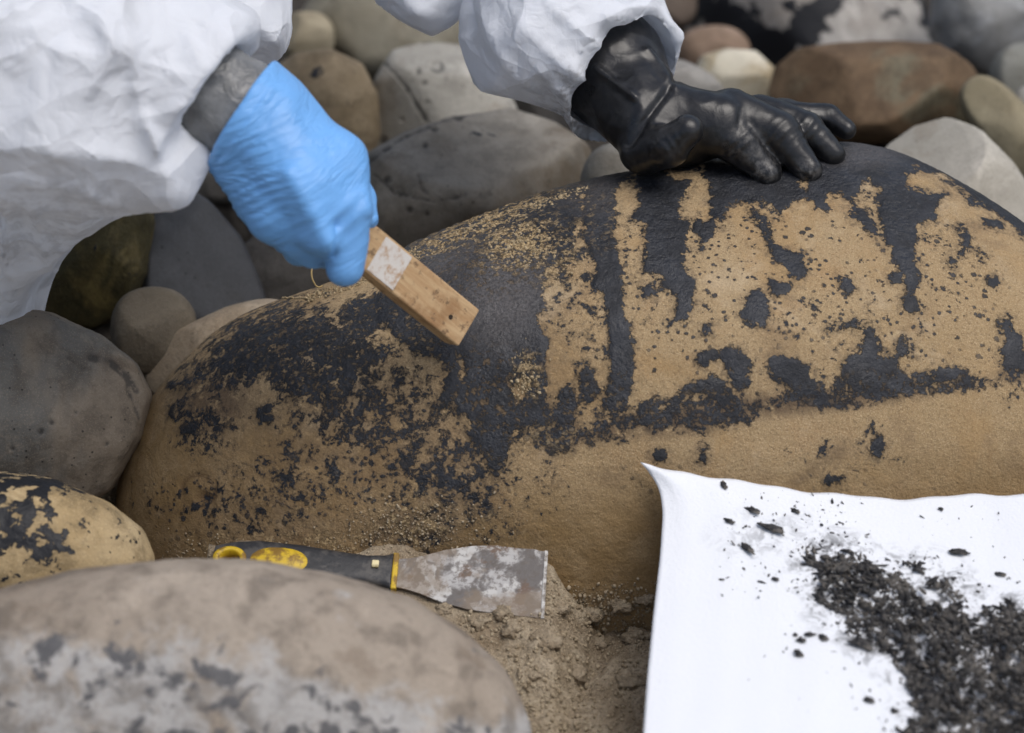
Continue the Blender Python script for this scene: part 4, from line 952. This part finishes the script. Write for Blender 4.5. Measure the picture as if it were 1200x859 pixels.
top = [bm.verts.new((u(x), w_of(h), 0)) for x, h in prof]; bot = [bm.verts.new((u(x), -w_of(h), 0)) for x, h in prof]
for i in range(len(prof)-1): bm.faces.new((bot[i], bot[i+1], top[i+1], top[i]))
geo = bmesh.ops.extrude_face_region(bm, geom=list(bm.faces))
for v in geo['geom']:
    if isinstance(v, bmesh.types.BMVert): v.co.z += 0.0013
bmesh.ops.recalc_face_normals(bm, faces=list(bm.faces))
me = bpy.data.meshes.new('blade'); bm.to_mesh(me); bm.free()
def blade_mat():
    b = NB('smeared_blade')
    n1 = b.noise(42, 6, 0.6, 0.4); c = b.mix(b.step(n1, 0.45, 0.55), (0.42, 0.415, 0.41), (0.12, 0.11, 0.105))
    c = b.mix(b.step(b.noise(34, 4, 0.6, 0.2, b.mapping(loc=(3, 1, 2))), 0.53, 0.57), c, (0.50, 0.495, 0.48))
    c = b.mix(b.step(b.noise(55, 5, 0.65, 0.2, b.mapping(loc=(7, 4, 2))), 0.53, 0.62), c, (0.13, 0.085, 0.06))
    c = b.mix(b.math('MULTIPLY', b.step(b.noise(200, 4, 0.7), 0.49, 0.62), 0.75), c, (0.10, 0.085, 0.075))
    c = b.mix(b.math('MULTIPLY', b.step(b.noise(20, 5, 0.7, 0.3, b.mapping(loc=(2, 2, 8))), 0.46, 0.58), 0.7), c, (0.21, 0.16, 0.11))
    return b.set(color=c, rough=0.5, normal=b.bump(b.math('ADD', n1, b.noise(220, 3)), 0.4, 0.001), metal=0.0, spec=0.5)
bl = obj('blade', me, blade_mat(), kn_)
b = NB('bare_steel'); steel = b.set(color=b.mix(b.step(b.noise(160, 4, 0.7), 0.42, 0.6), (0.50, 0.50, 0.49), (0.20, 0.18, 0.16)), rough=0.45, metal=0.4, normal=b.bump(b.noise(300, 3), 0.2, 0.0005))
me = box_mesh('blade_edge', (0.0012, w_of(40.5), 0.0011), 0.0004); o = obj('blade_edge', me, steel, bl); o.location = (KL, 0, 0.00065)

# ------------------------------------------------------------------ white sheet
NU, NV = 150, 130
top_e = [(750, 542), (775, 549), (820, 558), (900, 569), (960, 578), (1030, 584), (1100, 583), (1200, 579), (1300, 570), (1420, 560)]
lef_e = [(750, 542), (762, 556), (773, 574), (777, 600), (774, 650), (766, 720), (759, 790), (754, 860), (750, 960), (745, 1100)]
def resamp(P, n):
    P = np.array(P, float); d = np.r_[0, np.cumsum(np.hypot(*np.diff(P, axis=0).T))]; t = np.linspace(0, d[-1], n)
    return np.stack([np.interp(t, d, P[:, 0]), np.interp(t, d, P[:, 1])], 1)
te, le = resamp(top_e, NU), resamp(lef_e, NV)
wgt = np.hanning(9); wgt /= wgt.sum()
te[3:, 1] += 2.0*np.sin(np.linspace(0, 31, NU-3))*np.hanning(NU-3)+1.2*np.sin(np.linspace(0, 73, NU-3))
for E in (te, le):
    for k in range(2): E[4:-4, k] = np.convolve(E[:, k], wgt, 'same')[4:-4]
UU, VV = np.meshgrid(np.linspace(0, 1, NU), np.linspace(0, 1, NV), indexing='ij')
PX = te[:, 0][:, None]+le[:, 0][None, :]-750; PY = te[:, 1][:, None]+le[:, 1][None, :]-542
# height of the sheet: flat on the heaped sand, rising to its corner
zp = -0.004-0.050*VV+0.016*np.exp(-np.hypot(UU*5.0, VV*6.5)*1.6)+0.003*np.sin(UU*9)*np.exp(-VV*4)
SP = np.zeros((NU, NV, 3))
for i in range(NU):
    for j in range(NV):
        p = ray_z(PX[i, j], PY[i, j], zp[i, j])
        if j < 40:
            hp, hn, hvv = hit(PX[i, j], PY[i, j])
            if hp is not None:
                v = (p-CAM)@FWD
                if v > hvv-0.006: p = pt(PX[i, j], PY[i, j], hvv-0.006)
        SP[i, j] = p
SPf = SP.reshape(-1, 3)
SPf[:, 2] += 0.0012*perlin(SPf*np.array([14, 14, 0.0]), 81)
si = np.arange(NU*NV).reshape(NU, NV)
sq = np.stack([si[:-1, :-1], si[:-1, 1:], si[1:, 1:], si[1:, :-1]], -1).reshape(-1, 4)
SB = BVHTree.FromPolygons([Vector(p) for p in SPf], sq.tolist())
b = NB('white_absorbent_sheet'); c = b.mix(b.math('MULTIPLY', b.attr('grime'), b.step(b.noise(75, 6, 0.75, 0.6), 0.47, 0.62)), (0.80, 0.825, 0.86), (0.10, 0.10, 0.102))
SHEET = b.set(color=c, rough=0.7, normal=b.bump(b.math('ADD', b.noise(500, 3), b.math('MULTIPLY', b.noise(22, 4), 2.0)), 0.25, 0.002), spec=0.3)
V, org = recenter(SPf)
sh = obj('absorbent_sheet', mesh_np('sheet', V, sq), SHEET, None, 'white absorbent sheet with a curled corner holding a heap of tar scrapings', 'sheet'); sh.location = org
HEAP = [(945,660),(968,640),(1010,655),(1055,672),(1090,668),(1125,690),(1135,715),(1200,712),(1300,740),(1350,860),(1200,960),(1055,880),(1068,815),(1040,770),(1000,745),(965,710)]
sx, sy, _ = proj(SPf)
attr(sh.data, 'grime', np.clip(np.maximum(seg_sdf(sx, sy, HEAP)/34+1.0, 0.55*(1-np.hypot((sx-905)/90, (sy-630)/45))), 0, 0.95))
m_ = sh.modifiers.new('thick', 'SOLIDIFY'); m_.thickness = 0.0012; m_.offset = -1
def shit(px, py):
    d = Vector(FWD+(px-600)*S*RGT+(429.5-py)*S*UPV).normalized(); a = SB.ray_cast(Vector(CAM), d)
    return None if a[0] is None else np.array(a[0])

# ------------------------------------------------------------------ tar scrapings on the sheet
def scrap_mat(name='tar_scrapings'):
    b = NB(name); c = b.mix(b.step(b.noise(120, 4, 0.6), 0.4, 0.66), (0.024, 0.024, 0.026), (0.10, 0.093, 0.085))
    c = b.mix(b.math('MULTIPLY', b.step(b.noise(38, 5, 0.7), 0.5, 0.62), 0.75), c, (0.15, 0.138, 0.122))
    c = b.mix(b.math('MULTIPLY', b.step(b.noise(420, 3, 0.6), 0.55, 0.7), 0.6), c, (0.24, 0.205, 0.16))
    return b.set(color=c, rough=0.7, normal=b.bump(b.noise(350, 4, 0.6), 0.6, 0.0015), spec=0.35)
SCR = scrap_mat()
it = []; cand = 0
HO = [(1090, 700, 30, 10, 35), (1035, 790, 16, 28, -30), (1150, 735, 10, 6, 0), (1065, 672, 26, 5, 25)]
from mathutils import Euler
NC = 90000
cx_ = RNG.uniform(840, 1330, NC); cy_ = RNG.uniform(572, 940, NC)
P2 = np.stack([cx_*0.03, cy_*0.03, np.full(NC, 0.5)], 1)
dh = seg_sdf(cx_, cy_, HEAP)+20*fbm(P2, 91, 3)
pr_ = np.where(dh > 4, 1.0, np.where(dh > -130, 0.16*np.exp(np.minimum(dh, 4)/16)+np.where((cx_ < 1010) & (cy_ < 700), 0.03, 0.003), 0))
for hx, hy, hrx, hry, hr in HO:
    t = math.radians(hr); X_ = (cx_-hx)*math.cos(t)+(cy_-hy)*math.sin(t); Y_ = -(cx_-hx)*math.sin(t)+(cy_-hy)*math.cos(t)
    pr_ = np.where((X_/hrx)**2+(Y_/hry)**2 < 1+0.5*perlin(P2*3, 95), pr_*0.04, pr_)
keep = np.nonzero(RNG.random(NC) < pr_)[0][:12500]
clump = np.clip(0.5+1.3*fbm(P2*1.6, 97, 3), 0, 1.4)
for k in keep:
    x, y, d = cx_[k], cy_[k], dh[k]
    p = shit(x, y)
    if p is None: continue
    hgt = np.clip(d/60, 0, 1)*0.013*clump[k]*random.random()**0.7
    if d < 0: s = (0.25+1.1*random.random()**2.5)*0.001
    else: s = (0.4+2.2*random.random()**2.8)*0.001
    rot = Euler((random.gauss(0, .6), random.gauss(0, .6), math.radians(-50+random.gauss(0, 45)))).to_matrix()
    it.append((p+np.array([0, 0, hgt+s*0.3]), (s*random.uniform(1.0, 2.6), s*random.uniform(.4, 1), s*random.uniform(.2, .6)), rot))
lumps('tar_scrapings', it, SCR, 'heap of black tar crumbs and flakes scraped onto the white sheet', 'tar', rough=0.35)
for x, y, s, el in ((936, 768, 5.5, 1.1), (939, 752, 5, 1), (932, 745, 3.5, 1), (950, 745, 4, 1.6), (965, 748, 5, 1.6), (1018, 822, 5, 1.2), (1048, 834, 4, 1.2), (1124, 650, 6, 2.0), (1172, 674, 4, 1.8), (905, 622, 7, 2.4), (876, 645, 6, 2.2),
                    (882, 600, 5, 2), (908, 680, 4, 1.3), (848, 570, 4, 2), (932, 600, 4, 2), (1103, 598, 3.5, 1), (855, 612, 4, 2), (1010, 758, 8, 1.8)):
    p = shit(x, y)
    if p is None: continue
    r = pxm(s, 1.75)
    V = I3[0]*(1+0.75*fbm(I3[0]*1.1+x, 400, 4, 0.65))[:, None]*np.array([r*el*0.9, r*0.8, r*0.45])
    a = math.radians(-40+random.gauss(0, 15)); R3 = np.array([[math.cos(a), -math.sin(a), 0], [math.sin(a), math.cos(a), 0], [0, 0, 1]])
    V = V@R3.T
    V[:, 2] -= V[:, 2].min()+0.0003
    o = obj('tar_flake', mesh_np('tar_flake', V, I3[1]), SCR, None, 'single black tar flake lying apart from the heap on the white sheet', 'tar flake', 'stray tar flakes on the sheet'); o.location = p

# a wisp of dry straw caught under the blue fist
b = NB('dry_straw'); st = b.set(color=b.mix(b.noise(200), (0.42, 0.32, 0.14), (0.30, 0.2, 0.08)), rough=0.7)
ang = np.linspace(0.4, 5.2, 26); Vv = []
sv = hit(392, 345)[2]-0.012
for k, a in enumerate(ang):
    c = pt(374+9*math.cos(a), 320-15*math.sin(a)*(1 if k < 20 else 1.1), sv+0.004*math.sin(a*1.3))
    rad_ = np.cos(a)*RGT+np.sin(a)*UPV
    for j in range(6): Vv.append(c+0.0006*(math.cos(j*math.pi/3)*rad_+math.sin(j*math.pi/3)*FWD))
I = np.arange(26*6).reshape(26, 6); R_ = np.roll(I, -1, 1)
Vv, org = recenter(np.array(Vv))
so = obj('straw_wisp', mesh_np('straw_wisp', Vv, np.stack([I[:-1], R_[:-1], R_[1:], I[1:]], -1).reshape(-1, 4)), st, None, 'thin curled wisp of dry straw on the boulder below the blue fist', 'straw')
so.location = org
